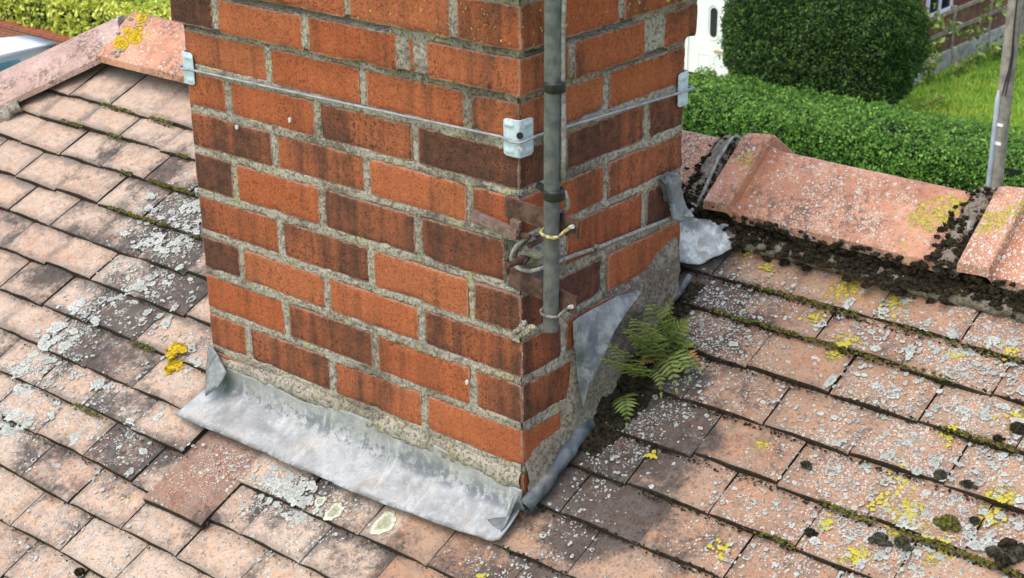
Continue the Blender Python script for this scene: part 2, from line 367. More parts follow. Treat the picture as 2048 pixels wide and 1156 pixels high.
M['zinc'] = plain('zinc_conduit', (.30, .34, .37), (.45, .50, .54), 6, .5)
M['tarmac'] = plain('tarmac', (.05, .05, .052), (.08, .08, .082), 3, .95)
M['paving'] = plain('paving', (.11, .10, .095), (.18, .17, .16), 2, .95)
def wall_brick():
    t = NT('wall_brick'); x = t.n('TexBrick'); mp = t.n('Mapping'); mp.inputs['Rotation'].default_value = (math.pi/2, 0, 0)
    t.put(mp.inputs['Vector'], t.pos); t.put(x.inputs['Vector'], mp.outputs[0]); x.inputs['Scale'].default_value = 1
    x.inputs['Brick Width'].default_value = .225; x.inputs['Row Height'].default_value = .075; x.inputs['Mortar Size'].default_value = .008
    x.inputs['Color1'].default_value = (.30, .075, .035, 1); x.inputs['Color2'].default_value = (.22, .055, .03, 1); x.inputs['Mortar'].default_value = (.30, .22, .17, 1)
    return t.out(x.outputs[0], .9)
M['wallbrick'] = wall_brick()
def lawn_mat():
    t = NT('lawn'); c = t.mix(t.step(t.noise(2.2, 4), .3, .7), (.18, .33, .035), (.34, .52, .06))
    c = t.mix(t.mul(t.step(t.noise(1.3, 3), .55, .72), .6), c, (.38, .42, .05)); c = t.mix(t.mul(t.step(t.noise(30, 4, .7), .45, .65), .35), c, (.06, .13, .015))
    t.bump(t.noise(35, 4), .05); return t.out(c, .95)
M['lawn'] = lawn_mat()
# ------------------------------------------------------------------ chimney courses
CW, CD = .7775, .44
BEDS = {-5: .385, -4: .306, -3: .228, -2: .150, -1: .0705, 0: -.009, 1: -.0902, 2: -.1622, 3: -.2372, 4: -.3132, 5: -.3895, 6: -.4735, 7: -.5533, 8: -.6302, 9: -.7115, 10: -.7905, 11: -.868, 12: -.945, 13: -1.02}
PROJ = lambda k: 0.0 if k >= 2 else (.014 if k == 1 else (.026 if k == 0 else .038 if k >= -3 else .02))
JT = .0115
DARK_L = {0: [.3, .25, .3, .35], 1: [.9, .12, .28, .28], 2: [.22, .12, .15, .2], 3: [.3, .2, .55, .8], 4: [.6, .32, .06, .3], 5: [.75, .22, .62, .55], 6: [.45, .66, .1, .75],
          7: [.8, .3, .2, .6], 8: [.2, .55, .22, .5], 9: [.4, .6, .3, .1], 10: [.4, .3, .3, .3]}
DARK_R = {0: [.2, .5, .3], 1: [.4, .45, .35], 2: [.5, .3], 3: [.5, .65, .85], 4: [.3, .5], 5: [.7, .35, .85], 6: [.4, .15], 7: [.4, .3, .5], 8: [.95, .5], 9: [.05, .3, .3]}
def left_bricks(k):
    w = CW; L = []
    if k % 2 == 0: ed = [(0, .22), (.225, .445), (.45, .67), (.675, CW)]
    elif k == 1: ed = [(0, .1075), (.1125, .3325), (.3375, .545), (.562, .582), (.600, CW)]
    else: ed = [(0, .1075), (.1125, .3325), (.3375, .5575), (.5625, CW)]
    ed = [(a if a == 0 else a+JT/2-.0025, b if b == CW else b-JT/2+.0025) for a, b in ed]
    return [(a-CW, b-CW) for a, b in ed]
def right_bricks(k):
    if k % 2 == 0: ed = [(0, .2175), (.2225, CD)]
    elif k == 1: ed = [(0, .1075), (.1125, .305), (.326, .338), (.352, CD)]
    else: ed = [(0, .1075), (.1125, .3275), (.3325, CD)]
    return [(a if a == 0 else a+JT/2-.0025, b if b == CD else b-JT/2+.0025) for a, b in ed]
def brick_box(mb, lo, hi, bid, longax, seed):
    lo = np.array(lo); hi = np.array(hi); d = hi-lo; st = .0062
    nx, ny, nz = [max(3, int(round(q/st))) for q in d]
    def ax(n, a, b):
        t = np.linspace(0, 1, n+1); return a+(b-a)*t
    X, Y, Z = ax(nx, lo[0], hi[0]), ax(ny, lo[1], hi[1]), ax(nz, lo[2], hi[2])
    faces = []; vs = []; n0 = 0; fx = []
    for axis in range(3):
        A = [X, Y, Z]; o = [a for a in range(3) if a != axis]
        for side in (0, 1):
            U, Vv = A[o[0]], A[o[1]]; g = np.zeros((len(U), len(Vv), 3))
            g[..., o[0]] = U[:, None]; g[..., o[1]] = Vv[None, :]; g[..., axis] = (lo, hi)[side][axis]
            fl = [(a+n0, b+n0, c+n0, e+n0) for a, b, c, e in grid(len(U), len(Vv))]
            if (side == 1) == (axis == 1): fl = [q[::-1] for q in fl]
            faces += fl; vs.append(g.reshape(-1, 3)); n0 += len(U)*len(Vv); fx += [axis]*(len(U)*len(Vv))
    P = np.concatenate(vs); s = np.array([seed*1.37, seed*.71, seed*2.1])
    # rounded, chipped arrises
    r = .0052+.0045*np.clip(fbm(P+s, 35, 2, 3), -1, 1)+.005*np.clip(vnoise(P+s, 22, 9)-.45, 0, 1)*6
    r = np.clip(r, .0015, .02)
    q = np.clip(P, lo+r[:, None], hi-r[:, None]); dv = P-q; ln = np.linalg.norm(dv, axis=1); ok = ln > 1e-9
    Pn = P.copy(); Pn[ok] = q[ok]+dv[ok]/ln[ok][:, None]*r[ok][:, None]
    Pn += (np.stack([fbm(P+s, 40, 2, 11), fbm(P+s, 40, 2, 12), fbm(P+s, 40, 2, 13)], 1))*.0011
    ha = np.where(np.array(fx) == longax, 1-longax, longax); ph = P[np.arange(len(P)), ha]; lh_, hh_ = lo[ha], hi[ha]
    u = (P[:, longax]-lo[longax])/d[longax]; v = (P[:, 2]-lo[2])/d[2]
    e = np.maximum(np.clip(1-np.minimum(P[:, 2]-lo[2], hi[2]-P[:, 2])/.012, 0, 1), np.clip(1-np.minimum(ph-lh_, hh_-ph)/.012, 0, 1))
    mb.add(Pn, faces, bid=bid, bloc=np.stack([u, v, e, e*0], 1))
BR = MB(); RECT = {'L': [], 'R': []}; sd = 1
for k in range(-5, 13):
    zt, zb = BEDS[k]-JT/2, BEDS[k+1]+JT/2; p = PROJ(k)
    lb = left_bricks(k); rb = right_bricks(k); odd = k % 2 != 0
    for i, (a, b) in enumerate(lb):
        dk = DARK_L.get(k, [.4]*5); dk = dk[min(i, len(dk)-1)]
        first, last = i == 0, i == len(lb)-1
        aa = a-p if first else a; bb = b+p if last else b
        dep = .1025
        if (first or last): dep = .1025 if odd else .2175          # the return on the side faces
        if last and not odd: dep = right_bricks(k)[0][1]
        if last and odd: dep = right_bricks(k)[0][1]
        if k == 5 and last: bb = -.034
        j = rng.uniform(-.0012, .0012)
        eff = .45 if (k == 0 and i >= 2) else 0
        brick_box(BR, (aa, -p+j, zb+rng.uniform(-.001, .001)), (bb, dep, zt+rng.uniform(-.001, .001)), (dk, rng.random(), rng.random(), eff), 0, sd); sd += 1
        RECT['L'].append((aa, bb, zb, zt, p))
    for i, (a, b) in enumerate(rb):
        dk = DARK_R.get(k, [.4]*4); dk = dk[min(i, len(dk)-1)]; last = i == len(rb)-1
        bb = b+p if last else b; aa = a-p if i == 0 else a
        if not (k == 5 and i == 0): RECT['R'].append((aa, bb, zb, zt, p))
        if i == 0:
            continue
        j = rng.uniform(-.0012, .0012)
        eff = .5 if k == 0 else 0
        brick_box(BR, (-.1025, a, zb+rng.uniform(-.001, .001)), (p+j, bb, zt+rng.uniform(-.001, .001)), (dk, rng.random(), rng.random(), eff), 1, sd); sd += 1
    # hidden sides: plain returns so the stack is closed all round
    for a, b in left_bricks(k+1)[1:-1] if k % 2 else left_bricks(k)[1:-1]:
        brick_box(BR, (a, CD-.1025+.001, zb), (b, CD+p, zt), (.4, rng.random(), rng.random(), 0), 0, sd) if k > 3 else None; sd += 1
    for a, b in right_bricks(k)[1:]:
        brick_box(BR, (-CW-p, a, zb), (-CW+.1, b+(p if b == CD else 0), zt), (.5, rng.random(), rng.random(), 0), 1, sd); sd += 1
def sd_rects(u, z, rects):
    d = np.full(len(u), -1.0)      # >0 inside a brick, value = distance to its edge
    pr = np.zeros(len(u))
    for a, b, zb, zt, p in rects:
        if np.isscalar(a):
            q = np.minimum(np.minimum(u-a, b-u), np.minimum(z-zb, zt-z)); m = q > d; d[m] = q[m]
    return d
def projection(z):
    o = np.zeros(len(z)); 
    for k in range(-5, 13):
        m = (z <= BEDS[k]-.002) & (z > BEDS[k+1]-.002); o[m] = PROJ(k)
        m2 = (z <= BEDS[k]+.008) & (z > BEDS[k]-.004); o[m2] = min(PROJ(k), PROJ(k-1) if k > -5 else PROJ(k))
    return o
MO = MB()
def mortar_face(which):
    L = CW if which == 'L' else CD; nu, nz = int(L/.0031), int(1.38/.0031)
    U = np.linspace(-CW, 0, nu) if which == 'L' else np.linspace(0, CD, nu); Z = np.linspace(-1.0, .37, nz)
    uu, zz = np.meshgrid(U, Z, indexing='ij'); uu = uu.ravel(); zz = zz.ravel()
    P3 = np.stack([uu, zz, zz*0+(0 if which == 'L' else 5)], 1)
    d = sd_rects(uu, zz, RECT[which]); pj = projection(zz)
    big = fbm(P3, 14, 2, 21); hi = fbm(P3, 110, 3, 31)
    h = -.0012+.0030*hi+.0018*big
    inside = np.clip((d-.001-.0035*np.clip(big+.3*hi+.2, 0, 1))/.004, 0, 1)
    h = h-.012*inside
    # weathered-out joints (deep and dark) below the corbels
    deep = ((np.abs(zz-BEDS[1]-.004) < .008) & (fbm(P3, 9, 2, 41) > -.05)) | ((np.abs(zz-BEDS[2]-.003) < .007) & (fbm(P3, 7, 2, 43) > .2))
    h = np.where(deep, h-.014, h)
    off = h+pj
    # keep the ends inside the stack
    if which == 'L':
        rec = (uu > -.034) & (zz < BEDS[5]-.004) & (zz > BEDS[6]+.004); off = np.where(rec, -.095, off)
        endp = np.clip((uu+CW)/.01, 0, 1); uu2 = np.where(uu == U[0], uu-pj+.003, np.where(uu == U[-1], uu+pj-.003, uu))
        V = np.stack([uu2, -off, zz], 1)
    else:
        rec = (uu < .095) & (zz < BEDS[5]-.004) & (zz > BEDS[6]+.004); off = np.where(rec, -.036+.006*hi, off)
        uu2 = np.where(uu == U[-1], uu+pj-.003, np.where(uu == U[0], uu-pj+.003, uu))
        V = np.stack([off, uu2, zz], 1)
    f = grid(nu, nz)
    if which == 'L': f = f
    else: f = f
    MO.add(V, f)
mortar_face('L'); mortar_face('R')
zz_ = np.linspace(.36, -.86, 420); pj_ = projection(zz_); nz_ = fbm(np.stack([zz_, zz_*0, zz_*0+3], 1), 90, 3, 8)*.0022
ok_ = ~((zz_ < BEDS[5]-.004) & (zz_ > BEDS[6]+.004))
for a_, b_ in ((0, int(np.argmax(~ok_))), (int(len(zz_)-np.argmax(~ok_[::-1])), len(zz_))):
    tube(MO, np.stack([pj_[a_:b_]-.0112+nz_[a_:b_], -pj_[a_:b_]+.0112-nz_[a_:b_], zz_[a_:b_]], 1), .0088, 8)
box(MO, (-CW/2, CD/2+.05, -.32), (CW/2-.02, CD/2-.07, .70))
# ------------------------------------------------------------------ the house (chimney and roof are its parts)
house = thing('house', 'red brick house under a lichened orange clay tile roof, its tall chimney strapped with wire', 'house')
chimney = BR.build('chimney', M['brick'], house, smooth=True)
chimney['label'] = 'orange red brick chimney with sooty streaks and crumbling mortar'
MO.build('mortar_joint', M['mortar'], chimney, smooth=True)
mb = MB()
v = np.array([[x, y, z] for z, s in ((.379, 1.0), (.46, .45)) for x, y in ((-CW*.5-CW*.5*s, CD*.5-CD*.5*s), (-CW*.5+CW*.5*s, CD*.5-CD*.5*s), (-CW*.5+CW*.5*s, CD*.5+CD*.5*s), (-CW*.5-CW*.5*s, CD*.5+CD*.5*s))])
mb.add(v, [(0, 1, 5, 4), (1, 2, 6, 5), (2, 3, 7, 6), (3, 0, 4, 7), (4, 5, 6, 7)]); mb.build('flaunching', M['fillet'], chimney)
mb = MB(); Xe, Ye = 3.0, -3.4
for (a, b, c, d) in ((-5.2, 3.0, -3.1, 4.5),):
    box(mb, ((a+b)/2, (c+d)/2, -5.7), ((b-a)/2, (d-c)/2, 2.6))
mb.build('wall', M['wallbrick'], house)
# ---- tiles
LN = [.496, .427, .349, .262, .181, .0965, .011, -.0664, -.138, -.215, -.292]
RN = [.4925, .429, .352, .267, .182, .1072, .028, -.053, -.130, -.209, -.288]
RX = [.19342, .28217, .19879, .12715, .20625, .28995, .21341, .29, .21, .13, .21]
LX = [-1.735, -1.768, -1.73993, -1.80781, -1.72426, -1.47006, -1.37334, -1.27678, -1.20005, -1.09, -.88018]
for j in range(12):
    LN.append(LN[-1]-.0785); RN.append(RN[-1]-.0785); RX.append(.21 if j % 2 else .13); LX.append(-1.20 if j % 2 else -1.28)
TG, TT = .158, .0138
DEL = math.radians(7.6); PT = PITCH-DEL
def nose_y(c, x): 
    t = np.clip((x+1.6)/1.9, -.6, 1.6); return LN[c]+(RN[c]-LN[c])*t
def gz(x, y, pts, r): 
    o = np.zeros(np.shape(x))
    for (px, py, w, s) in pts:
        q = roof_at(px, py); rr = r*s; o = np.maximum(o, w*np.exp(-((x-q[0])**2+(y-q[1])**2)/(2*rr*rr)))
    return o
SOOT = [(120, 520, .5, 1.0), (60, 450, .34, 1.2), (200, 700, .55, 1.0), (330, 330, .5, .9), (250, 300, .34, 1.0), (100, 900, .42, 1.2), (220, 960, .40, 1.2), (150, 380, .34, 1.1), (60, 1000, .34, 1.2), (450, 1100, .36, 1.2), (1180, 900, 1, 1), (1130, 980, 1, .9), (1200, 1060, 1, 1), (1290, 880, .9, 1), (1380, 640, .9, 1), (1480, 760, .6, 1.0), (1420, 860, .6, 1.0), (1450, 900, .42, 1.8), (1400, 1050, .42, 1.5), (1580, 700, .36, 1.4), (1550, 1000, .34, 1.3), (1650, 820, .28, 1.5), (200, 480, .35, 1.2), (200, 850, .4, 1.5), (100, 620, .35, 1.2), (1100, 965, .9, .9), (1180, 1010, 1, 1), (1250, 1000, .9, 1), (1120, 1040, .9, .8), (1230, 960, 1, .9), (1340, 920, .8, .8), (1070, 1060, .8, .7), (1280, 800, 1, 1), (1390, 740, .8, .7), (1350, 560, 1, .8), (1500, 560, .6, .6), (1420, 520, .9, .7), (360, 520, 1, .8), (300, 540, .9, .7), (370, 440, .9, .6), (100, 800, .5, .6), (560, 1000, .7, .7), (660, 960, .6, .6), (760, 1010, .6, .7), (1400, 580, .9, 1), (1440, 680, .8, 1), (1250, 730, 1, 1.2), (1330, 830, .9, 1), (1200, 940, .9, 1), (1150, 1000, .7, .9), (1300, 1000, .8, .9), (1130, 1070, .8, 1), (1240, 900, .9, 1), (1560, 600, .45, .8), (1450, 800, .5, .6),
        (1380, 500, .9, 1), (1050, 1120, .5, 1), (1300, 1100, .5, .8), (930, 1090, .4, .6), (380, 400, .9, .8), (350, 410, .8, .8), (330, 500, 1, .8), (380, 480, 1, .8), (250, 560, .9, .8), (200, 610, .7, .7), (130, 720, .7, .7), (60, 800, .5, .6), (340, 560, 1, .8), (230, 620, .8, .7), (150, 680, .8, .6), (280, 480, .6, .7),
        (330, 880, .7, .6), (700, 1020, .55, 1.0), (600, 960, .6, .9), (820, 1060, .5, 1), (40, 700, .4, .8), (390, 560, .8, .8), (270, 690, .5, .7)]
WHT = [(470, 930, .75, .45), (440, 965, .6, .4), (500, 905, .5, .3), (380, 400, .75, .8), (360, 460, .75, .8), (300, 440, .6, .8), (330, 560, .6, .7), (250, 540, .6, .7), (200, 600, .6, .7), (150, 650, .7, .7), (100, 720, .75, .8), (40, 760, .7, .8), (30, 850, .8, .7), (20, 920, .4, .8), (170, 800, .5, 1), (260, 880, .5, 1), (380, 700, .5, .8), (300, 620, .4, .8), (410, 930, .6, .8), (550, 970, .85, .7), (650, 1010, .7, .8), (130, 1080, .5, 1), (300, 1030, .4, 1), (560, 1080, .4, 1), (60, 1130, .4, 1), (240, 1110, .35, 1),
       (1450, 600, .75, .8), (1420, 660, .85, .9), (1500, 700, .5, .8), (1250, 860, .7, .7), (1350, 800, .6, .8), (1530, 760, .5, .7), (1600, 590, .5, .8), (1500, 1000, .55, 1), (1650, 900, .62, 1), (1750, 800, .62, 1), (1700, 1000, .72, 1), (1800, 900, .75, 1), (1760, 1080, .9, .8), (1900, 700, .7, .9), (1990, 680, .9, .8), (1950, 800, .7, 1), (1900, 1000, .7, 1), (2000, 900, .7, 1), (1620, 1080, .65, 1), (1850, 1120, .6, 1), (2030, 1050, .6, 1), (1450, 1100, .5, 1), (1750, 650, .5, 1), (1080, 1090, .45, 1), (1180, 960, .5, .5), (1000, 1130, .45, 1)]
YEL = [(1690, 570, .75, .55), (1630, 630, .7, .35), (1790, 600, .75, .4), (1680, 690, .7, .35), (1700, 675, .6, .4), (1820, 1030, .8, .5), (1760, 1000, .5, .6), (1900, 860, .6, .4), (2030, 820, .75, .4), (2000, 1000, .6, .6), (1520, 890, .6, .25), (1440, 1090, .6, .3), (1490, 495, .6, .25), (1530, 530, .5, .3), (1720, 1110, .7, .4), (1880, 1080, .6, .5), (1980, 1020, .7, .4), (1910, 700, .6, .3), (2020, 700, .5, .3), (1650, 1040, .5, .3), (1800, 950, .5, .5), (1300, 900, .5, .15), (960, 1150, .6, .2)]
TL = MB()
def add_tile(x0, x1, yn, inner, nu=9, nv=8, length=.20, rz=0.0, dz=0.0, maroon=0, tilt=0.0, quad=None):
    us = np.linspace(0, 1, nu); vs = np.array([0, .004, .012]+list(np.linspace(.03, length, nv-3))) if nv > 4 else np.linspace(0, length, nv)
    w = x1-x0; tid = (rng.random(), rng.random(), rng.random())
    uu, vv = np.meshgrid(us, vs, indexing='ij'); uu = uu.ravel(); vv = vv.ravel()
    lx = (uu-.5)*w; sx = lx*math.cos(rz)-vv*math.sin(rz); sv = lx*math.sin(rz)+vv*math.cos(rz)
    P = np.stack([lx+tid[0]*9, vv+tid[1]*9, vv*0+tid[2]*9], 1)
    # hand-made waviness of nose and sides, camber, softened arris
    sv = sv+np.exp(-vv/.02)*.0022*fbm(P*[1, 0, 1], 22, 2, 3)
    sx = sx+(np.clip((np.abs(uu-.5)-.4)*10, 0, 1))*.0012*fbm(P, 40, 2, 4)
    hgt = -.004*(2*uu-1)**2*(.4+tid[1]*.9)+.0012*fbm(P, 14, 2, 6)-.0016*np.exp(-vv/.0035)-.0016*np.clip((np.abs(uu-.5)-.478)/.022, 0, 1)+tilt*lx
    cx = (x0+x1)/2
    T = np.array([0, math.cos(PT), math.sin(PT)]); Nn = np.array([0, -math.sin(PT), math.cos(PT)])
    O = np.array([cx, yn, PA+PB*yn+dz])
    top = O+np.outer(sx, [1, 0, 0])+np.outer(sv, T)+np.outer(hgt, Nn)
    bot = top-np.outer(np.full(len(top), TT), Nn)
    nvv = len(vs); idx = lambda i, j: i*nvv+j
    F = grid(nu, nvv)
    x, y = top[:, 0], top[:, 1]
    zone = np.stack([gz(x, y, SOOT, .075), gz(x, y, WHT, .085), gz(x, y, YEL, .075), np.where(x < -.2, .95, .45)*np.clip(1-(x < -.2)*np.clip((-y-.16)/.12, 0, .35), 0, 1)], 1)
    if maroon: zone[:, 3] = .1
    vn = np.clip(vv/.093, 0, 1.2)
    loc = np.stack([uu, vn, np.clip(1-vv/.003, 0, 1)*.2, vv*0+maroon], 1)
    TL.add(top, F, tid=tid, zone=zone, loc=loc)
    # nose and side walls carry their own vertices
    rim = [idx(i, 0) for i in range(nu)]
    RV = np.concatenate([top[rim], (top[rim]+bot[rim])/2+np.outer(.0008*fbm(top[rim], 90, 2, 8), T), bot[rim]])
    TL.add(RV, [(i+r*nu, i+(r+1)*nu, i+(r+1)*nu+1, i+r*nu+1) for r in range(2) for i in range(nu-1)][::1], tid=tid, zone=(0, .2, .1, 0), loc=np.stack([np.tile(us, 3), np.zeros(3*nu), np.concatenate([np.full(nu, .9), np.ones(2*nu)]), np.full(3*nu, maroon)], 1))
    for i, fl in ((0, 1), (nu-1, 0)):
        rim = [idx(i, j) for j in range(nvv)]; RV = np.concatenate([top[rim], bot[rim]])
        q = [(j, j+1, nvv+j+1, nvv+j) for j in range(nvv-1)]
        TL.add(RV, q if fl else [a[::-1] for a in q], tid=tid, zone=(0, .1, 0, 0), loc=np.tile([.5, .5, 1.0, maroon], (2*nvv, 1)))
nco = len(LN)
for c in range(nco):
    xr = [RX[c]+TG*j for j in range(0, 13)]
    n = round((RX[c]-LX[c])/.1605); mid = [LX[c]+(RX[c]-LX[c])*i/n for i in range(n)]
    lf = [LX[c]-TG*j for j in range(1, 16)][::-1]
    J = lf+mid+xr
    for a, b in zip(J[:-1], J[1:]):
        cx = (a+b)/2; y = float(nose_y(c, cx)); yu = y+.10
        if cx < -1.93-.02*0-(.70-yu)*1.0+.06: continue            # cut away beyond the hip line
        if a > -.70 and b < -.06 and y > .03 and y < .33: continue   # under the stack
        if c == 8 and -.75 < cx < -.55: continue                      # where the odd maroon tile lies
        inner = -2.4 < cx < 1.0 and y > -.55
        g = .0014+rng.random()*.0018
        x0, x1 = a+g/2, b-g/2
        ln = .20 if c else .16
        nv = 11 if inner else 6; nu = 13 if inner else 6
        add_tile(x0, x1, y+rng.normal(0, .0022), inner, nu, nv, ln, rng.normal(0, .009), rng.normal(0, .0010), 0, rng.normal(0, .008))
# the maroon tile that has slipped out of its course and lies on top of the others
add_tile(-.722, -.556, -.236, True, 15, 14, .185, .02, .013, 1, .03)
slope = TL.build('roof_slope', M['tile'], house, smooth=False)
slope['label'] = 'clay plain tiles, orange with black weathering and lichen'
def tile_z(x, y):
    best = None
    for c in range(nco):
        n = float(nose_y(c, x))
        if n <= y: return PA+PB*n+(y-n)*math.tan(PT)
    return PA+PB*y
# sarking under the tiles and the far slopes, closed to the eaves
mb = MB(); D0 = -.05
def rp(x, y, d): return (x, y, PA+PB*y+d)
AP = (-1.9, .70, PA+PB*.70+D0); AQ = (3.2, .70, PA+PB*.70+D0); EV = -3.4; ez = PA+PB*EV+D0
mb.add([AP, AQ, (3.2, EV, ez), (-1.9+(EV-.70), EV, ez), (3.2, 4.8, ez), (-1.9+(EV-.70), 4.8, ez)], [(0, 3, 2, 1), (0, 1, 4, 5), (0, 5, 3), (1, 2, 4), (2, 3, 5, 4)])
mb.build('underlay', M['deck'], slope)
# ---- ridge tiles
RY, RZ = .70, -.405
def ridge_profile(e, n=15):
    """half-angle profile (y,z) across the ridge, e = how far it stands proud"""
    th = math.radians(36); hw = .128+e*.5; P = []
    for t in np.linspace(-1, 1, n):
        y = t*hw; z = -abs(y)*math.tan(th)
        y0 = .020
        if abs(y) < y0: z = -(y*y/(2*y0)+y0/2)*math.tan(th)
        P.append((y, z+e))
    return np.array(P)
def ridge_tile(x0, x1, collar, whz, parent, cut=None):
    mb = MB(); xs = []
    es = []
    if collar:
        for dx, e in ((0, .014), (.003, .021), (.010, .024), (.040, .028), (.054, .029), (.058, .025), (.062, .006), (.070, .0)): xs.append(x0+dx); es.append(e)
        xs += list(np.linspace(x0+.1, x1, 22)); es += [0]*22
    else:
        xs = list(np.linspace(x0, x1, 26)); es = [0]*26
    n = 21; V = []; Z = []
    for x, e in zip(xs, es):
        p = ridge_profile(e, n)
        for y, z in p: V.append((x, RY+y, RZ+z))
    V = np.array(V); V[:, 2] += .0012*fbm(V, 20, 2, 9); V[:, 1] += .001*fbm(V, 20, 2, 10)
    wob = .0025*fbm(V, 30, 2, 12); ends = np.zeros(len(V)); ends[:n] = 1; V[:, 0] += wob*ends
    zz = np.zeros((len(V), 4))
    for px, py, s, kind, wgt in whz:
        q = on(px, py, 1, RY-.05); rr = np.linalg.norm((V-q)*[1, .5, 1], axis=1); zz[:, kind] = np.maximum(zz[:, kind], wgt*np.exp(-rr**2/(2*s*s)))
    if collar: zz[:, 0] = np.clip(1-np.abs(V[:, 0]-x0-.065)/.012, 0, 1)  # shading of the collar step, painted as a darker crease
    th = .013
    B = V.copy(); B[:, 2] -= th*1.25
    m = len(xs); F = grid(m, n); F2 = [tuple(i+len(V) for i in q[::-1]) for q in F]
    side = []
    for i in range(m-1):
        side += [(i*n, i*n+len(V), (i+1)*n+len(V), (i+1)*n), ((i+1)*n-1, (i+2)*n-1, (i+2)*n-1+len(V), (i+1)*n-1+len(V))]
    for j in range(n-1):
        side += [(j, j+1, j+1+len(V), j+len(V)), ((m-1)*n+j, (m-1)*n+j+len(V), (m-1)*n+j+1+len(V), (m-1)*n+j+1)]
    mb.add(np.concatenate([V, B]), F+F2+side, zone=np.concatenate([zz, zz]))
    return mb.build('ridge_tile', M['ridge'], parent, smooth=False)
Zr = [(2040, 520, .05, 1, 1.3), (2030, 480, .04, 1, 1.1), (2010, 470, .022, 2, .95), (1990, 520, .02, 2, .9), (1850, 430, .02, 2, 1.0), (1870, 500, .025, 2, 1.0), (1520, 395, .02, 2, 1.0), (1500, 320, .015, 2, .9), (1720, 460, .015, 2, 1.0), (1650, 420, .05, 1, .6), (1560, 430, .02, 1, .9), (1530, 420, .02, 2, .9), (1510, 370, .02, 2, .8), (1490, 310, .02, 2, .7), (1440, 290, .025, 2, .8), (1720, 460, .02, 2, .85), (1880, 430, .03, 2, .95), (1850, 490, .03, 2, .95), (1570, 360, .03, 1, .4), (1640, 370, .05, 1, .35), (1540, 440, .03, 1, .7), (1700, 400, .06, 1, .35), (1780, 470, .05, 1, .4), (1400, 330, .06, 1, .85), (1390, 380, .06, 1, .8), (2000, 440, .03, 2, .8), (2030, 500, .06, 1, 1.0), (2040, 420, .03, 2, .7), (1960, 500, .02, 2, .7), (2040, 470, .03, 1, .9)]
r1 = ridge_tile(-.45, -.092, False, Zr, slope); r1['label'] = 'ridge tile half hidden behind the chimney, crusted with grey lichen'
r2 = ridge_tile(-.036, .418, True, Zr, slope); r2['label'] = 'collared orange ridge tile with grey blotches, right of the chimney'
r3 = ridge_tile(.460, .895, True, Zr, slope); r3['label'] = 'collared ridge tile with white and yellow lichen at the right edge'
r4 = ridge_tile(.940, 1.375, True, [], slope)
r5 = ridge_tile(1.42, 1.85, True, [], slope)
Zl = [(310, 110, .03, 1, .5), (320, 120, .03, 1, .6), (300, 65, .02, 2, .5)]
r0 = ridge_tile(-1.865, -1.42, False, Zl, slope); r0['label'] = 'smooth pale orange ridge tile left of the chimney, chipped lower edge'
ridge_tile(-1.41, -.96, False, [], slope); ridge_tile(-.95, -.46, False, [], slope)
# ridge bedding mortar: along the foot of the ridge tiles and in the joints between them
mb = MB()
def bead(pts, r, sq=1.0, seed=0, amp=.5, n=12):
    P = np.array(curve(pts, 14)); m = len(P); T = np.gradient(P, axis=0); T /= np.linalg.norm(T, axis=1)[:, None]; V = []
    for i in range(m):
        u = np.cross(T[i], [0, 0, 1]); u /= np.linalg.norm(u); w = np.cross(u, T[i])
        for j in range(n):
            t = 2*math.pi*j/n; V.append(P[i]+r*(math.cos(t)*u+sq*math.sin(t)*w))
    V = np.array(V); c = np.repeat(P, n, 0); V = c+(V-c)*(1+amp*fbm(V, 45, 3, seed)[:, None])
    mb.add(V, [(i*n+j, i*n+(j+1) % n, (i+1)*n+(j+1) % n, (i+1)*n+j) for i in range(m-1) for j in range(n)])
zf = lambda y: PA+PB*y
bead([(x, .574-.003*math.sin(x*9), zf(.574)-.004) for x in np.linspace(-.12, 1.9, 12)], .021, .8, 3)
for xj in (-.064, .439, .918, 1.398):
    pts = [(xj, RY-t*.135, RZ-abs(t*.135)*math.tan(math.radians(36))-.008+(.004 if abs(t) > .1 else -.006)) for t in np.linspace(1, -1, 13)]
    bead(pts, .0225, .75, int(xj*100)+50)
mb.build('ridge_mortar', M['bed'], slope, smooth=True)
# ---- hip tiles: rounded tiles running down the hip from the end of the ridge
HD = np.array([-1, -1, -PB-.085]); HD = HD/np.linalg.norm(HD); HN = np.array([0, 0, 1.0])-HD*HD[2]; HN /= np.linalg.norm(HN); HS = np.cross(HD, HN)
H0 = np.array([-1.885, .715, -.438])
def hip_tile(s0, s1, lift, zone):
    mb = MB(); m, n = 30, 19; V = []
    for s in np.linspace(s0, s1, m):
        k = (s-s0)/(s1-s0); half = .115+.012*k; rise = .055
        for t in np.linspace(-1, 1, n):
            a = t*1.15; V.append(H0+HD*s+HS*(half*math.sin(a)/math.sin(1.15))+HN*(rise*(math.cos(a)-math.cos(1.15))/(1-math.cos(1.15))-.030+lift+.012*k))
    V = np.array(V); ends = np.zeros(len(V)); ends[:n] = 1; ends[-n:] = 1
    V += np.outer(.006*fbm(V, 22, 3, 7)*ends, HD)+np.outer(.0022*fbm(V, 14, 3, 17), HN)
    B = V-np.outer(np.full(len(V), .014), HN); N = len(V); F = grid(m, n)
    F = F+[tuple(i+N for i in q[::-1]) for q in F]
    for i in range(m-1): F += [(i*n, i*n+N, (i+1)*n+N, (i+1)*n), ((i+1)*n-1, (i+2)*n-1, (i+2)*n-1+N, (i+1)*n-1+N)]
    for j in range(n-1): F += [(j, j+1, j+1+N, j+N), ((m-1)*n+j, (m-1)*n+j+N, (m-1)*n+j+1+N, (m-1)*n+j+1)]
    zz = np.zeros((2*N, 4)); s = (V-H0)@HD; zz[:N, 1] = np.clip(.75-(s-s0)*9, 0, 1)
    mb.add(np.concatenate([V, B]), F, zone=zz); return mb.build('hip_tile', M['hip'], slope, smooth=False)
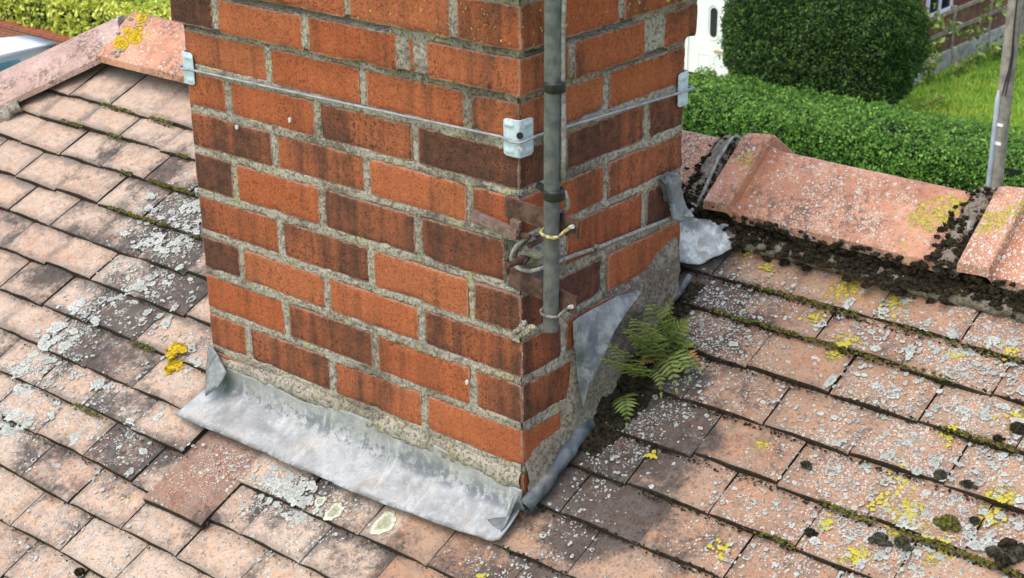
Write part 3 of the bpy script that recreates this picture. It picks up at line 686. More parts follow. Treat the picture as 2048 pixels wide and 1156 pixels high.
h1 = hip_tile(.03, .47, .0, 0); h1['label'] = 'rounded pinkish grey hip tile with dark veined weathering'
for i in range(1, 8): hip_tile(.03+.455*i, .47+.455*i, 0, 0)
mb = MB()
for a_, b_ in ((.335, .47), (.49, .8), (.82, 1.3), (1.33, 2.4)): bead([H0+HD*s+np.array([.105, -.105, 0])*(.80+.03*math.sin(s*40))+HN*(-.045) for s in np.linspace(a_, b_, 8)], .022, .75, int(a_*100), .9)
pts = [H0+HD*s+np.array([.08, -.08, 0])*(.5)+HN*(-.035) for s in np.linspace(-.01, .06, 4)]
bead(pts, .03, .9, 79, .4)
mb.build('hip_mortar', M['hipbed'], slope, smooth=True)
# ------------------------------------------------------------------ lead work
def sheet(name, pts, mat, parent, thick=.0022, amp=.004, sc=18, cuts=3, lab=None, seed=0, bulge=0.0):
    b = bmesh.new(); vs = [b.verts.new(p) for p in pts]; b.faces.new(vs); bmesh.ops.triangulate(b, faces=b.faces[:])
    for _ in range(cuts):
        bmesh.ops.subdivide_edges(b, edges=b.edges[:], cuts=1, use_grid_fill=True); bmesh.ops.triangulate(b, faces=[f for f in b.faces if len(f.verts) > 3])
    for _ in range(3): bmesh.ops.smooth_vert(b, verts=[v for v in b.verts if not v.is_boundary], factor=.5, use_axis_x=True, use_axis_y=True, use_axis_z=True)
    b.normal_update(); P = np.array([v.co[:] for v in b.verts]); rc = np.linalg.norm(P-P.mean(0), axis=1); d = fbm(P, sc, 3, 60+seed)*amp+bulge*(1-(rc/rc.max())**2)
    for v, q, nn in zip(b.verts, d, [v.normal.copy() for v in b.verts]): v.co += nn*float(q)
    me = bpy.data.meshes.new(name); b.to_mesh(me); b.free(); me.materials.append(mat)
    me.polygons.foreach_set('use_smooth', [True]*len(me.polygons))
    o = bpy.data.objects.new(name, me); COL.objects.link(o); o.parent = parent
    s = o.modifiers.new('solid', 'SOLIDIFY'); s.thickness = thick; s.offset = 0
    if lab: o['label'] = lab
    return o
# apron across the front: upstand against the brickwork, bend, then dressed down over the tiles
mb = MB(); ns, nt = 120, 34
low = [roof_at(px, py, .013) for px, py in ((352, 832), (368, 840), (410, 856), (530, 906), (620, 947), (700, 981), (780, 1012), (860, 1043), (930, 1066), (985, 1084), (1003, 1079))]
lowx = np.array([p[0] for p in low]); lowy = np.array([p[1] for p in low])
V = []; A = []
for i, s in enumerate(np.linspace(0, 1, ns)):
    xw = -.768+(.772)*s; xl = -.795+(.797)*s
    yl = float(np.interp(xl, lowx, lowy)); ztop = -.806-.010*math.sin(s*7)-.004*math.sin(s*23)-.012*s
    for j, t in enumerate(np.linspace(0, 1, nt)):
        if t < .3:
            k = t/.3; y = -.006-.006*k*k; z = ztop+(-.855-ztop)*k; x = xw
        else:
            k = (t-.3)/.7; y = -.012+(yl+.012)*k; x = xw+(xl-xw)*k
            zb_ = PA+PB*y+.013; z = zb_+(.006)*math.exp(-k*7)
        V.append((x, y, z)); A.append((s, (1-t), 0, 0))
V = np.array(V); A = np.array(A); tt = 1-A[:, 1]
V[:, 1] += .0035*fbm(V, 24, 2, 76)*np.clip((tt-.8)*5, 0, 1); V[:, 2] += .0008*fbm(V, 26, 2, 77)*np.clip((tt-.3)*4, 0, 1)*np.clip((1.02-tt)*5, 0, 1); V[:, 2] += .0024*fbm(V, 9, 3, 71)*np.clip((tt-.25)*3, 0, 1)*np.clip((1.02-tt)*5, 0, 1)+.001*fbm(V, 50, 2, 72); V[:, 1] -= .002*np.clip(fbm(V, 20, 2, 73), -.5, 1)*(tt < .35)
mb.add(V, grid(ns, nt), ap=A)
ap = mb.build('lead_apron', M['apron'], chimney, smooth=True); ap['label'] = 'pale grey lead apron along the front foot of the chimney'
sm = ap.modifiers.new('solid', 'SOLIDIFY'); sm.thickness = .0024
# mortar pointing above the apron
def wall_fillet(name, lo_hi, face, mat, thick=.006, n=90, m=14, seed=0, foot=False):
    mb = MB(); V = []
    for i in range(n):
        s = i/(n-1); u, z0, z1 = lo_hi(s)
        for j in range(m):
            t = j/(m-1); z = z0+(z1-z0)*t; e = math.sin(math.pi*min(1, max(0, t)))**.5 if not (foot and t < .5) else 1.0+.25*(1-2*t)
            V.append((u, z, e))
    V = np.array(V); P = np.stack([V[:, 0], V[:, 1], V[:, 0]*0+seed], 1)
    off = -.006+(thick+.006)*V[:, 2]*(1+.35*fbm(P, 30, 3, seed))+.0025*fbm(P, 90, 3, seed+1)
    z = V[:, 1]+.006*fbm(P*[1, .3, 1], 22, 3, seed+2)*V[:, 2]
    z = np.where(V[:, 2] < .02, z+.008*fbm(P, 35, 2, seed+4), z)
    X = np.stack([V[:, 0], -off, z], 1) if face == 'L' else np.stack([off, V[:, 0], z], 1)
    mb.add(X, grid(n, m)); return mb.build(name, mat, chimney, smooth=True)
wall_fillet('cement_fillet', lambda s: (-CW+.01+(CW-.012)*s, -.826-.006*s, -.803+.012*min(1, s*4)), 'L', M['fillet'], .009, 160, 16, 200)
def rf(px, py, x): 
    q = on(px, py, 0, x); return q
up = [rf(px, py, .004) for px, py in ((1052, 925), (1075, 890), (1128, 850), (1142, 760), (1150, 680), (1165, 632), (1215, 600), (1270, 555), (1310, 505), (1345, 470))]
upy = [p[1] for p in up]; upz = [p[2] for p in up]
wall_fillet('cement_fillet', lambda s: (.005+.42*s, PA+PB*(.005+.42*s)+.012, float(np.interp(.005+.42*s, upy, upz))), 'R', M['sidefillet'], .009, 110, 22, 230, True)
# rolled lead along the foot of the side wall, and the folded corner of the apron
def roll(name, pts, rad, mat, sq=1.0, amp=.2, lab=None, seed=0, n=14):
    global mb
    mb = MB(); bead(pts, rad, sq, seed, amp, n); o = mb.build(name, mat, chimney, smooth=True)
    if lab: o['label'] = lab
    return o
P = [(.010, -.006, -.852), (.015, .03, zf(.03)+.020), (.015, .08, zf(.08)+.020), (.014, .13, zf(.13)+.018), (.010, .165, zf(.165)+.008)]
roll('side_lead', P, .0115, M['leaddark'], 1.25, .30, 'dark rolled lead along the side foot of the chimney', 300)
roll('side_lead', [(.010, y, zf(y)+.016) for y in np.linspace(.33, .46, 4)], .006, M['leaddark'], 1.0, .5, None, 305)
sheet('lead_fold', [roof_at(1003, 1066, .016), roof_at(1030, 1018, .02), (.014, -.012, -.855), (.006, -.018, -.822), (-.006, -.016, -.836), (-.012, -.028, -.868), roof_at(975, 1040, .02)], M['lead'], chimney, .0025, .004, 30, 3, 'crumpled lead fold at the near corner of the chimney', 1)
# upright folded ear at the left end of the apron
sheet('lead_ear', [on(416, 684, 1, -.005), on(437, 712, 1, -.012), on(453, 746, 1, -.028), on(436, 775, 1, -.045), on(412, 792, 1, -.055), on(412, 735, 1, -.02)], M['lead'], chimney, .0025, .006, 30, 3, 'folded lead ear at the left end of the apron', 2)
# loose hanging flashing beside the ferns and the saddle piece by the ridge
hang = [(1147, 645, .010), (1160, 633, .012), (1195, 613, .012), (1235, 592, .014), (1275, 582, .018), (1282, 586, .024), (1258, 618, .034), (1230, 660, .038), (1212, 702, .040), (1196, 738, .040), (1178, 774, .038), (1168, 813, .034), (1156, 770, .018), (1150, 700, .012)]
sheet('hanging_flashing', [on(a, b, 0, c) for a, b, c in hang], M['lead'], chimney, .0025, .006, 14, 4, 'loose triangular lead flashing hanging beside the ferns', 3)
tong = [(1322, 356, .012), (1338, 345, .014), (1358, 346, .018), (1366, 372, .026), (1373, 405, .032), (1384, 432, .036), (1362, 444, .032), (1344, 440, .024), (1336, 410, .014), (1330, 380, .012)]
sheet('lead_saddle', [on(a, b, 0, c) for a, b, c in tong], M['lead'], chimney, .003, .014, 26, 4, 'upright lead tongue lapping the back corner of the chimney', 4, .008)
sk_ = [(1345, 441, .05), (1383, 432, .04), (1412, 438, .032), (1450, 446, .022), (1492, 462, .015), (1468, 490, .014), (1432, 512, .013), (1395, 527, .013), (1372, 527, .014), (1345, 521, .020), (1316, 492, .045), (1326, 466, .055)]
sheet('lead_skirt', [roof_at(a, b, c) for a, b, c in sk_], M['leadlich'], chimney, .003, .012, 26, 4, 'lichened lead skirt spread over the top tiles', 5)
# ------------------------------------------------------------------ aerial mast, its rusty cradle, cable and the lashing
mast = thing('aerial_mast', 'grey steel aerial mast clamped upright against the chimney corner', 'mast')
def polep(z): return np.array([.0805+(.0765-.0805)*(z+.015)/(-.494), -.0205, z])
mb = MB(); tube(mb, [polep(z) for z in (.95, .5, 0, -.25, -.509)], .0121, 24, caps=False); 
tube(mb, [polep(z) for z in (-.509, -.49)], .0105, 24, caps=False)
mb.build('pole', M['pole'], mast, smooth=True)
mb = MB()
cp = [polep(z)+np.array([.0125, .009, 0])+np.array([.002*math.sin(z*22), 0, 0]) for z in np.linspace(.9, -.27, 26)]
tube(mb, cp, .0042, 10); mb.build('mast_cable', M['cable'], mast, smooth=True)
for zt_ in (-.125, -.289):
    mb = MB(); tube(mb, [polep(zt_+dz)+np.array([.003, .002, 0]) for dz in (-.0075, -.004, .004, .0075)], [.0158, .0166, .0163, .0156], 24); o = mb.build('tape_band', M['tape'], mast, smooth=True)
    o['label'] = 'upper black tape band' if zt_ > -.2 else 'lower black tape band with loose end'
    if zt_ < -.2:
        e = MB(); box(e, polep(zt_)+np.array([-.024, .010, .001]), (.013, .0015, .006), Matrix.Rotation(.25, 3, 'Y')); e.build('tape_end', M['tape'], o)
cr = thing('mast_bracket', 'rusty iron mast bracket of bars, bolts and U-bolts on the chimney corner', 'bracket')
def bar(mbx, p0_, p1_, hy, hz):
    p0_, p1_ = np.array(p0_), np.array(p1_); d = p1_-p0_; L = np.linalg.norm(d); x = d/L; y = np.array([0, 1, 0])-x*x[1]; y /= np.linalg.norm(y); z = np.cross(x, y)
    n = 14; V = []
    for i in range(n):
        c = p0_+d*i/(n-1)
        for a, b in ((-1, -1), (1, -1), (1, 1), (-1, 1)):
            V.append(c+y*hy*a+z*hz*b*(1+.05*random.uniform(-1, 1)))
    F = [(i*4+j, i*4+(j+1) % 4, (i+1)*4+(j+1) % 4, (i+1)*4+j) for i in range(n-1) for j in range(4)]+[(3, 2, 1, 0), tuple((n-1)*4+j for j in range(4))]
    mbx.add(V, F)
for zl, zr, x1, x2, hz in ((-.334, -.340, -.024, .117, .016), (-.448, -.464, -.017, .114, .0155)):
    mb = MB(); bar(mb, (x1, -.0065, zl), (x2, -.0055, zr), .0022, hz); mb.build('arm', M['rust'], cr, bevel=.0008)
mb = MB(); bar(mb, on(943, 428, 1, -.013), on(1036, 470, 1, -.016), .0045, .0085); bar(mb, on(1022, 452, 1, -.011), on(1040, 460, 1, -.011), .004, .013); mb.build('strap', M['rustlight'], cr, bevel=.001)
mb = MB(); tube(mb, [on(1030, 466, 1, -.013), on(1060, 474, 1, -.008)], .0048, 10); tube(mb, [on(1034, 466, 1, -.013), on(1042, 469, 1, -.012)], .0085, 6); mb.build('bolt', M['rust'], cr)
mb = MB(); tube(mb, [on(1013, 531, 1, -.055), on(1040, 522, 1, -.02), on(1062, 514, 1, .03)], .0048, 12); tube(mb, [on(1042, 521, 1, -.017), on(1048, 519, 1, -.008)], .0085, 6); mb.build('bolt', M['rust'], cr)
mb = MB(); tube(mb, [on(1058, 492, 1, .0), on(1085, 478, 1, .03)], .0045, 10); mb.build('bolt', M['rust'], cr)
for z0, mt in ((-.349, 'ubolt'), (-.478, 'uboltgrey')):
    mb = MB(); c = polep(z0); pts = []
    pts.append(c+np.array([-.0155, .014, .004]))
    for a in np.linspace(math.pi, 2*math.pi, 11): pts.append(c+np.array([.0155*math.cos(a), .0155*math.sin(a), .004*(math.cos(a)*-1)*.5-.002]))
    pts += [c+np.array([.0165, .006, .0]), c+np.array([.026, .012, .010])]
    tube(mb, curve(pts, 4), .0029 if mt == 'ubolt' else .0026, 10); o = mb.build('u_bolt', M[mt], cr, smooth=True); o['label'] = 'yellow lichened U-bolt' if mt == 'ubolt' else 'grey crusted U-bolt'
    nb = MB(); tube(nb, [c+np.array([.027, .011, .0105]), c+np.array([.033, .009, .0135])], .0036, 6); nb.build('nut', M['bird'], o)
# crumbled mortar lump inside the broken corner
mb = MB()
for (px, py, yy, r) in ((1068, 502, .03, .018), (1082, 495, .05, .02), (1055, 512, .02, .012), (1075, 515, .04, .014), (1090, 505, .06, .018)): lump(mb, on(px, py, 1, yy), r, 3, .5, 2.2)
mb.build('mortar_lump', M['mortar'], chimney, smooth=True); mb = MB()
for (px, py, r) in ((1038, 660, .006), (1046, 654, .007), (1053, 664, .007), (1060, 657, .006), (1032, 664, .005), (1044, 668, .006), (1067, 655, .005), (1049, 646, .005)): lump(mb, on(px, py, 1, .0), r, 3, .5, 2.2)
mb.build('mortar_lump', M['mortar'], chimney, smooth=True)
ca = thing('grey_cable', 'thin grey cable looping under the mast and running over the ridge', 'cable')
mb = MB()
loop = [polep(-.285)+np.array([.014, .012, 0]), polep(-.315)+np.array([.012, .02, 0]), on(1085, 455, 1, .015), on(1062, 468, 1, .004), on(1035, 490, 1, -.012), on(1023, 515, 1, -.014), on(1032, 533, 1, -.010), on(1056, 542, 1, -.004), on(1082, 537, 1, .004),
        on(1112, 525, 0, .010), on(1150, 510, 0, .007), on(1190, 497, 0, .0068), on(1240, 477, 0, .0065), on(1295, 455, 0, .0065), on(1340, 438, 0, .010), on(1362, 432, 0, .030)]
tube(mb, curve(loop, 7), .0036, 10)
CABLE_MB = mb
mb = MB(); box(mb, on(1191, 500, 0, .009), (.005, .0035, .009)); tube(mb, [on(1192, 493, 0, .006), on(1192, 493, 0, .018)], .004, 8); mb.build('cable_clip', M['uboltgrey'], ca, bevel=.001)
la = thing('lashing_kit', 'taut galvanised lashing wire round the chimney with three corner plates', 'lashing')
mb = MB(); zl, zc, zr = -.2385, -.2246, -.2425
wp = [(-CW-.012, .05, zl), (-CW-.014, -.006, zl), (-CW+.006, -.012, zl), (-CW+.03, -.007, zl+.0006), (-.4, -.006, (zl+zc)/2-.001), (-.03, -.008, zc), (-.006, -.013, zc-.0025), (.007, -.010, zc-.003), (.012, -.002, zc-.001), (.010, .03, zc), (.007, .2, (zc+zr)/2), (.010, CD-.012, zr), (.010, CD+.012, zr), (-.02, CD+.012, zr)]
tube(mb, wp, .0022, 8); mb.build('lashing_wire', M['wire'], la, smooth=True)
def plate(cx, cy, sx, sy, z, lab):
    """folded steel corner plate: two embossed wings either side of a rounded bend"""
    mb = MB(); n, m = 25, 29; V = []; H = .0295; Lw = .027
    for i in range(n):
        s = -1+2*i/(n-1)
        for j in range(m):
            t = -1+2*j/(m-1); w = abs(s)*Lw; cut = max(0, abs(s)-.80)/.2
            zz = t*H*(1-.12*cut)
            e = .0028*math.exp(-((abs(t)-.70)/.12)**2)*(1 if .28 < abs(s) < .86 else .15)
            if abs(s) < .12: e -= .0005
            o = .0042+e
            rr = .004
            if s < 0: p = (cx-sx*w, cy-sy*o)     # wing lying on the front face
            else: p = (cx+sx*o, cy+sy*w)
            b = math.exp(-(s/.13)**2); p = (p[0]+sx*.0028*b*(1 if s < 0 else 0), p[1]-sy*.0028*b*(0 if s < 0 else 1))
            V.append((p[0], p[1], z+zz))
    f = grid(n, m); mb.add(V, f); o = mb.build('corner_plate', M['galv'], la, smooth=True); o['label'] = lab
    sm = o.modifiers.new('solid', 'SOLIDIFY'); sm.thickness = .0016; sm.offset = 0
    return o
p1 = plate(0, 0, 1, 1, zc+.0005, 'bent corner plate with a bolt hole on the near corner')
p2 = plate(-CW, 0, -1, 1, zl+.001, 'corner plate at the left edge of the chimney')
p3 = plate(0, CD, 1, -1, zr+.002, 'corner plate at the far right edge of the chimney')
mb = MB(); c = np.array([.0035, -.0035, zc+.0075]); dv = np.array([.7071, -.7071, 0])
tube(mb, [c+dv*.0012, c+dv*.0042], [.0052, .0052], 12); mb.build('plate_hole', M['black'], p1)
mb = MB(); c = np.array([.0045, -.0045, zc-.0125]); tube(mb, [c+dv*.001, c+dv*.006], [.0045, .0036], 8); mb.build('nut', M['bird'], p1)
for (px, py, lab) in ((474, 254, 'tiny pale snail below a mortar joint left on the chimney'), (580, 240, 'small whitish snail on a brick beneath the wire'), (934, 764, 'small pale snail by an upright joint low on the chimney')):
    mb = MB(); c = on(px, py, 1, -.006); lump(mb, c, .0040, 2, .2, 2, (1, .8, 1.2)); lump(mb, c+np.array([.0015, -.002, -.0025]), .0022, 2, .1, 2)
    tag(mb.build('snail', M['bird'], None, smooth=True), lab, 'snail', 'snails on the chimney')
# ------------------------------------------------------------------ lichen crusts, moss, ferns
def surf_pt(px, py): q = roof_at(px, py, .004); return q[0], q[1]
LI = MB()
def crust(x, y, r, kind, ring=False, flat=False):
    z = tile_z(x, y)+.0016; n = 26 if kind == 'cream' else (9 if r < .006 else 14); a0 = rng.random()*6; V = [(x, y, 0)]; el = rng.uniform(.75, 1.3)
    outl = []
    for i in range(n):
        a = a0+2*math.pi*i/n; rr = r*(1+rng.uniform(-.28, .28)) if kind != 'cream' else r*(1+.10*math.sin(a*3+a0)+.07*math.sin(a*7+a0*2)+rng.uniform(-.05, .05)); outl.append((math.cos(a)*rr*el, math.sin(a)*rr/el))
    r = r if kind == 'y' or r < .006 else r
    th = .0007 if r < .006 else .0011
    pts = [(x, y, th*(.2 if ring else 1))]
    for f_, h in ((.55, th*.8), (.85, th*1.1), (1, 0)):
        for ox, oy in outl: pts.append((x+ox*f_, y+oy*f_*math.cos(PT), h))
    T = []
    for px_, py_, h in pts: T.append((px_, py_, z+(py_-y)*math.tan(PT)+h-.0006))
    F = [(0, 1+i, 1+(i+1) % n) for i in range(n)]+[(1+k*n+i, 1+(k+1)*n+i, 1+(k+1)*n+(i+1) % n, 1+k*n+(i+1) % n) for k in range(2) for i in range(n)]
    b = rng.uniform(.35, 1)
    lc = np.tile([b, 1.0 if kind == 'cream' else 0, 1.0 if kind == 'y' else 0, 0], (len(T), 1))
    if kind != 'cream': lc[0, 0] = b*.3; lc[1:1+n, 0] = b*(.45 if ring else .8)
    big = r > .008
    lc[0, 3] = .2 if ring else (.75 if big else .95); lc[1:1+n, 3] = .45 if ring else (.72 if big else .9); lc[1+n:1+2*n, 3] = .78; lc[1+2*n:, 3] = .25 if big else .45
    if kind == 'cream': lc[:1+2*n, 3] = 1.0; lc[1+2*n:, 3] = .8; lc[0, 0] = .25; lc[1:1+n, 0] = .4; lc[1+n:, 0] = 1.0
    LI.add(T, F, lc=lc)
def scatter(zones, num, rmin, rmax, kind, spread):
    for _ in range(num):
        w = np.array([z[2]*z[3] for z in zones]); k = rng.choice(len(zones), p=w/w.sum()); px, py, _, s = zones[k]
        q = roof_at(px, py); x = q[0]+rng.normal()*spread*s*1.1; y = q[1]+rng.normal()*spread*s
        if y > .57 or (-CW-.01 < x < .03 and y > -.09 and y < .5): continue
        c = None
        nz = [n for n in (float(nose_y(c, x)) for c in range(nco)) if n <= y]
        if nz and (y-nz[0] < .003 or y-nz[0] > .083 or (nz[0] and False)): continue
        r = rmin*(rmax/rmin)**(rng.random()**1.6)
        crust(x, y, r, kind, rng.random() < .45)
scatter(WHT, 4300, .0011, .0048, 'w', .060)
scatter([z for z in WHT if z[0] < 500 and z[1] < 900 or (z[0] > 1700)], 620, .004, .012, 'w', .05)
for cpx, cpy, s in [(z[0], z[1], z[3]) for z in YEL]:
    for _ in range(int(26*s+6)):
        q = roof_at(cpx, cpy); a = rng.random()*6.28; rr = abs(rng.normal())*.020*s**.5
        crust(q[0]+rr*math.cos(a), q[1]+rr*math.sin(a)*.8, rng.uniform(.0018, .0048), 'y')
for px, py, r in ((668, 1022, .0175), (768, 1042, .023), (640, 1000, .011)):
    q = roof_at(px, py); crust(q[0], q[1], r, 'cream', True)
for px, py, r in ((612, 1000, .014), (562, 975, .02), (590, 985, .018), (545, 965, .016), (620, 965, .012), (575, 955, .014), (540, 950, .012), (605, 1010, .01)):
    q = roof_at(px, py); crust(q[0], q[1], r, 'w')
    for _ in range(22): crust(q[0]+rng.normal()*.02, q[1]+rng.normal()*.015, rng.uniform(.002, .007), 'w')
for px, py, r in ((370, 410, .018), (395, 395, .015), (300, 385, .012), (365, 470, .02), (385, 455, .018), (330, 500, .012), (290, 480, .016), (315, 470, .018), (280, 575, .014), (150, 610, .016), (110, 650, .02), (90, 690, .02), (130, 690, .016), (40, 745, .02), (30, 735, .016), (50, 770, .015), (20, 850, .02), (50, 845, .018), (25, 830, .016), (190, 640, .012), (330, 640, .014), (190, 760, .012), (215, 765, .010), (390, 720, .012)):
    q = roof_at(px, py); crust(q[0], q[1], r, 'w', rng.random() < .5)
    for _ in range(6): crust(q[0]+rng.normal()*r*.8, q[1]+rng.normal()*r*.7, r*rng.uniform(.25, .6), 'w')
lo_ = LI.build('lichen', M['crust'], slope, smooth=True); lo_['kind'] = 'stuff'; lo_['label'] = 'white, grey and yellow lichen crusts on the tiles'
def fuzz(mb, c, r, n, ln, m=0, sq=.8):
    d = rng.normal(size=(n, 3)); d /= np.linalg.norm(d, axis=1)[:, None]; d[:, 2] = np.abs(d[:, 2])*.9+.05
    q = np.cross(d, rng.normal(size=(n, 3))); q /= np.linalg.norm(q, axis=1)[:, None]; c = np.array(c)
    o = c+d*r*[1, 1, sq]*.8; L = ln*rng.uniform(.5, 1.3, n)[:, None]; t = o+d*L+rng.normal(size=(n, 3))*ln*.35; w = q*ln*.22
    V = np.stack([o-w, o+w, t], 1).reshape(-1, 3); mb.add(V, [(3*i, 3*i+1, 3*i+2) for i in range(n)], m=m)
# yellow leafy lichen cushions
def tuft(name, spots, lab, hs=1.0, mat='yellowl'):
    mb = MB()
    for c, r, n in spots:
        for _ in range(n):
            a = rng.random()*6.283; q = rng.random()**.5*r*(1+.25*math.sin(a*3)); h = max(0, 1-(q/r)**2)*r*.22*hs
            lump(mb, np.array(c)+[q*math.cos(a), q*math.sin(a)*.85, h+q*math.sin(a)*.85*math.tan(PT)], rng.uniform(.0014, .0031), 1, .7, 3, (1.2, 1.2, .6))
    for c, r, n in spots:
        for _ in range(26):
            a = rng.random()*6.283; q = rng.random()**.5*r; fuzz(mb, np.array(c)+[q*math.cos(a), q*math.sin(a)*.85, q*math.sin(a)*.85*math.tan(PT)+.002], .003, 16, .0042, 0, .8)
    return tag(mb.build(name, M[mat], None, smooth=False), lab, 'lichen')
def rq(px, py, dz=.002): q = roof_at(px, py, .0); return (q[0], q[1], tile_z(q[0], q[1])+dz)
tuft('lichen_cushion', [(rq(352, 703, .004), .021, 300), (rq(345, 727, .002), .018, 220), (rq(349, 715, .003), .017, 160)], 'bright yellow lichen cushion on the roof edge just left of the chimney')
from mathutils.bvhtree import BVHTree
def hitter(*objs):
    T = [BVHTree.FromPolygons([v.co[:] for v in o.data.vertices], [p.vertices[:] for p in o.data.polygons]) for o in objs]
    def f(px, py, lift=0.0):
        d = Vector(_ray(px, py)).normalized(); best = None
        for t in T:
            h = t.ray_cast(Vector(CAM), d)
            if h[0] is not None and (best is None or h[3] < best[3]): best = h
        if best is None: return None
        n = best[1] if best[1].dot(d) < 0 else -best[1]
        return np.array(best[0]+n*lift)
    return f
hitR = hitter(r1, r2, bpy.data.objects['ridge_mortar'], slope)
ov = [on(1372, 431, 0, .036)]+[hitR(px, py, .006) for px, py in ((1390, 420), (1399, 402), (1408, 382), (1417, 362), (1427, 340), (1437, 320), (1447, 302), (1456, 288))]
ov += [ov[-1]+np.array([0, .03, .002]), ov[-1]+np.array([0, .09, -.05])]
tube(CABLE_MB, curve(ov, 6), .0036, 10); CABLE_MB.build('cable_run', M['cable'], ca, smooth=True)
hitH = hitter(h1, r0)
def tuft2(spots, lab):
    mb = MB()
    for px, py, r, n in spots:
        for _ in range(int(n*2.2)):
            a = rng.random()*6.283; q = rng.random()**.5*r; p = hitH(px+q*math.cos(a), py+q*math.sin(a), .0005+.002*(1-q/r))
            if p is not None: lump(mb, p, rng.uniform(.0013, .003), 1, .7, 3, (1.2, 1.2, .7))
    return tag(mb.build('lichen_cushion', M['yellowl'], None), lab, 'lichen')
tuft2([(243, 86, 15, 110), (270, 74, 15, 110), (255, 62, 8, 35), (284, 36, 11, 60), (279, 55, 8, 20)], 'orange yellow lichen lobes in the joint where hip meets ridge')
mb = MB()
for px, py, r in ((262, 38, .011), (252, 52, .009), (270, 55, .008), (240, 66, .008), (292, 48, .008), (300, 33, .010), (276, 46, .010), (245, 100, .012), (228, 104, .012), (237, 110, .012)):
    p = hitH(px, py, -.003)
    if p is not None: lump(mb, p, r*.72, 3, .6, 2.2, (1.2, 1.2, .7))
mb.build('joint_mortar', M['hipbed'], slope, smooth=True)
# dark moss matted along the ridge mortar (uncountable) and green moss in the tile courses
MS = MB()
def mossy(c, r, k):
    lump(MS, c, r*.78, 2, .95, 2.2, (1.2, 1, .75), m=k); fuzz(MS, c, r*.85, 14, .0042, k)
line = [(1400, 455), (1440, 432), (1470, 440), (1500, 455), (1540, 455), (1580, 480), (1620, 495), (1660, 500), (1700, 525), (1750, 535), (1800, 550), (1850, 555), (1900, 560), (1960, 565), (2020, 590), (2060, 600)]
for _ in range(620):
    t = rng.random()*(len(line)-1); i = int(t); f = t-i; px = line[i][0]*(1-f)+line[i+1][0]*f; py = line[i][1]*(1-f)+line[i+1][1]*f
    q = roof_at(px+rng.normal()*8, py+rng.normal()*14+2, .022); mossy((q[0], q[1], q[2]-.006), rng.uniform(.003, .0095), 0)
for _ in range(26):
    t = rng.random(); px = 1650+t*420; q = roof_at(px, 515+t*88+rng.uniform(0, 22), .008); mossy(q, rng.uniform(.006, .012), 0)
for _ in range(330):
    x = -.04+rng.random()*1.2; y = .572+rng.normal()*.007; mossy((x, y, zf(y)+.010+rng.random()*.024), rng.uniform(.003, .0085), 0)
for _ in range(230):
    x = -.05+rng.random()*1.2; q = (x, RY-.128-rng.random()*.012, RZ-.095-rng.random()*.022); mossy(q, rng.uniform(.003, .0085), 0)
for _ in range(26):
    x = -.03+rng.random()*1.1; y = .562-rng.random()*.012; mossy((x, y, tile_z(x, y)+.004), rng.uniform(.005, .010), 0)
for xj, lim in ((-.064, 260), (.439, 260), (.918, 20)):
    for _ in range(lim):
        t = rng.random()**.8; y = RY-t*.135; z = RZ-t*.135*math.tan(math.radians(36))+.007
        mossy((xj+rng.normal()*.015, y+rng.normal()*.006, z), rng.uniform(.0025, .0078)*(.6+.6*t), 0)
def nose_moss(c, x0, x1, num, rmax, k, up=.5):
    for _ in range(num):
        x = x0+(x1-x0)*rng.random(); y = float(nose_y(c, x))
        MS_z = PA+PB*y
        d = rng.random()
        lump(MS, (x, y-.0005-.003*d, MS_z-.002-.011*d), rng.uniform(.0008, rmax*.66), 1, .6, 3, (1.2, 1, .8), m=k)
for c in range(0, 10):
    nose_moss(c, -.0, 1.0, 380, .0038, 0)
    nose_moss(c, -2.0, -.75, 120, .0028, 0)
for c in range(8, 14): nose_moss(c, -1.4, .3, 130, .003, 0)
def gm(pa, pb, num, r=.0042):
    for _ in range(int(num*1.7)):
        t = rng.random(); px = pa[0]+(pb[0]-pa[0])*t; py = pa[1]+(pb[1]-pa[1])*t; q = roof_at(px, py); 
        cs = min(range(nco), key=lambda c: abs(float(nose_y(c, q[0]))-q[1])); y = float(nose_y(cs, q[0])); d = rng.random()
        lump(MS, (q[0], y-.006*d+.001, PA+PB*y-.006*d+.001), rng.uniform(.001, r*.72), 1, .5, 3, (1.3, 1, .7), m=1)
for a, b, n in (((205, 205), (260, 228), 60), ((300, 232), (345, 248), 50), ((120, 238), (165, 255), 50), ((215, 265), (240, 276), 30), ((240, 342), (262, 350), 30), ((290, 366), (385, 390), 110), ((215, 414), (330, 455), 130), ((355, 306), (380, 314), 30), ((150, 800), (200, 825), 40), ((250, 695), (300, 710), 40), ((390, 470), (400, 476), 10), ((1430, 600), (1700, 690), 120), ((1500, 580), (1720, 630), 90), ((1640, 690), (1900, 780), 60), ((1760, 640), (2040, 720), 60), ((1640, 1000), (1750, 1040), 50), ((1800, 1060), (2040, 1156), 150), ((1900, 830), (2048, 880), 80), ((1500, 1075), (1600, 1100), 30)): gm(a, b, n)
tag(MS.build('moss', [M['moss'], M['mossgreen']], None, smooth=False), 'dark brown and green moss matted along the ridge mortar and the tile edges', 'moss', None, 'stuff')
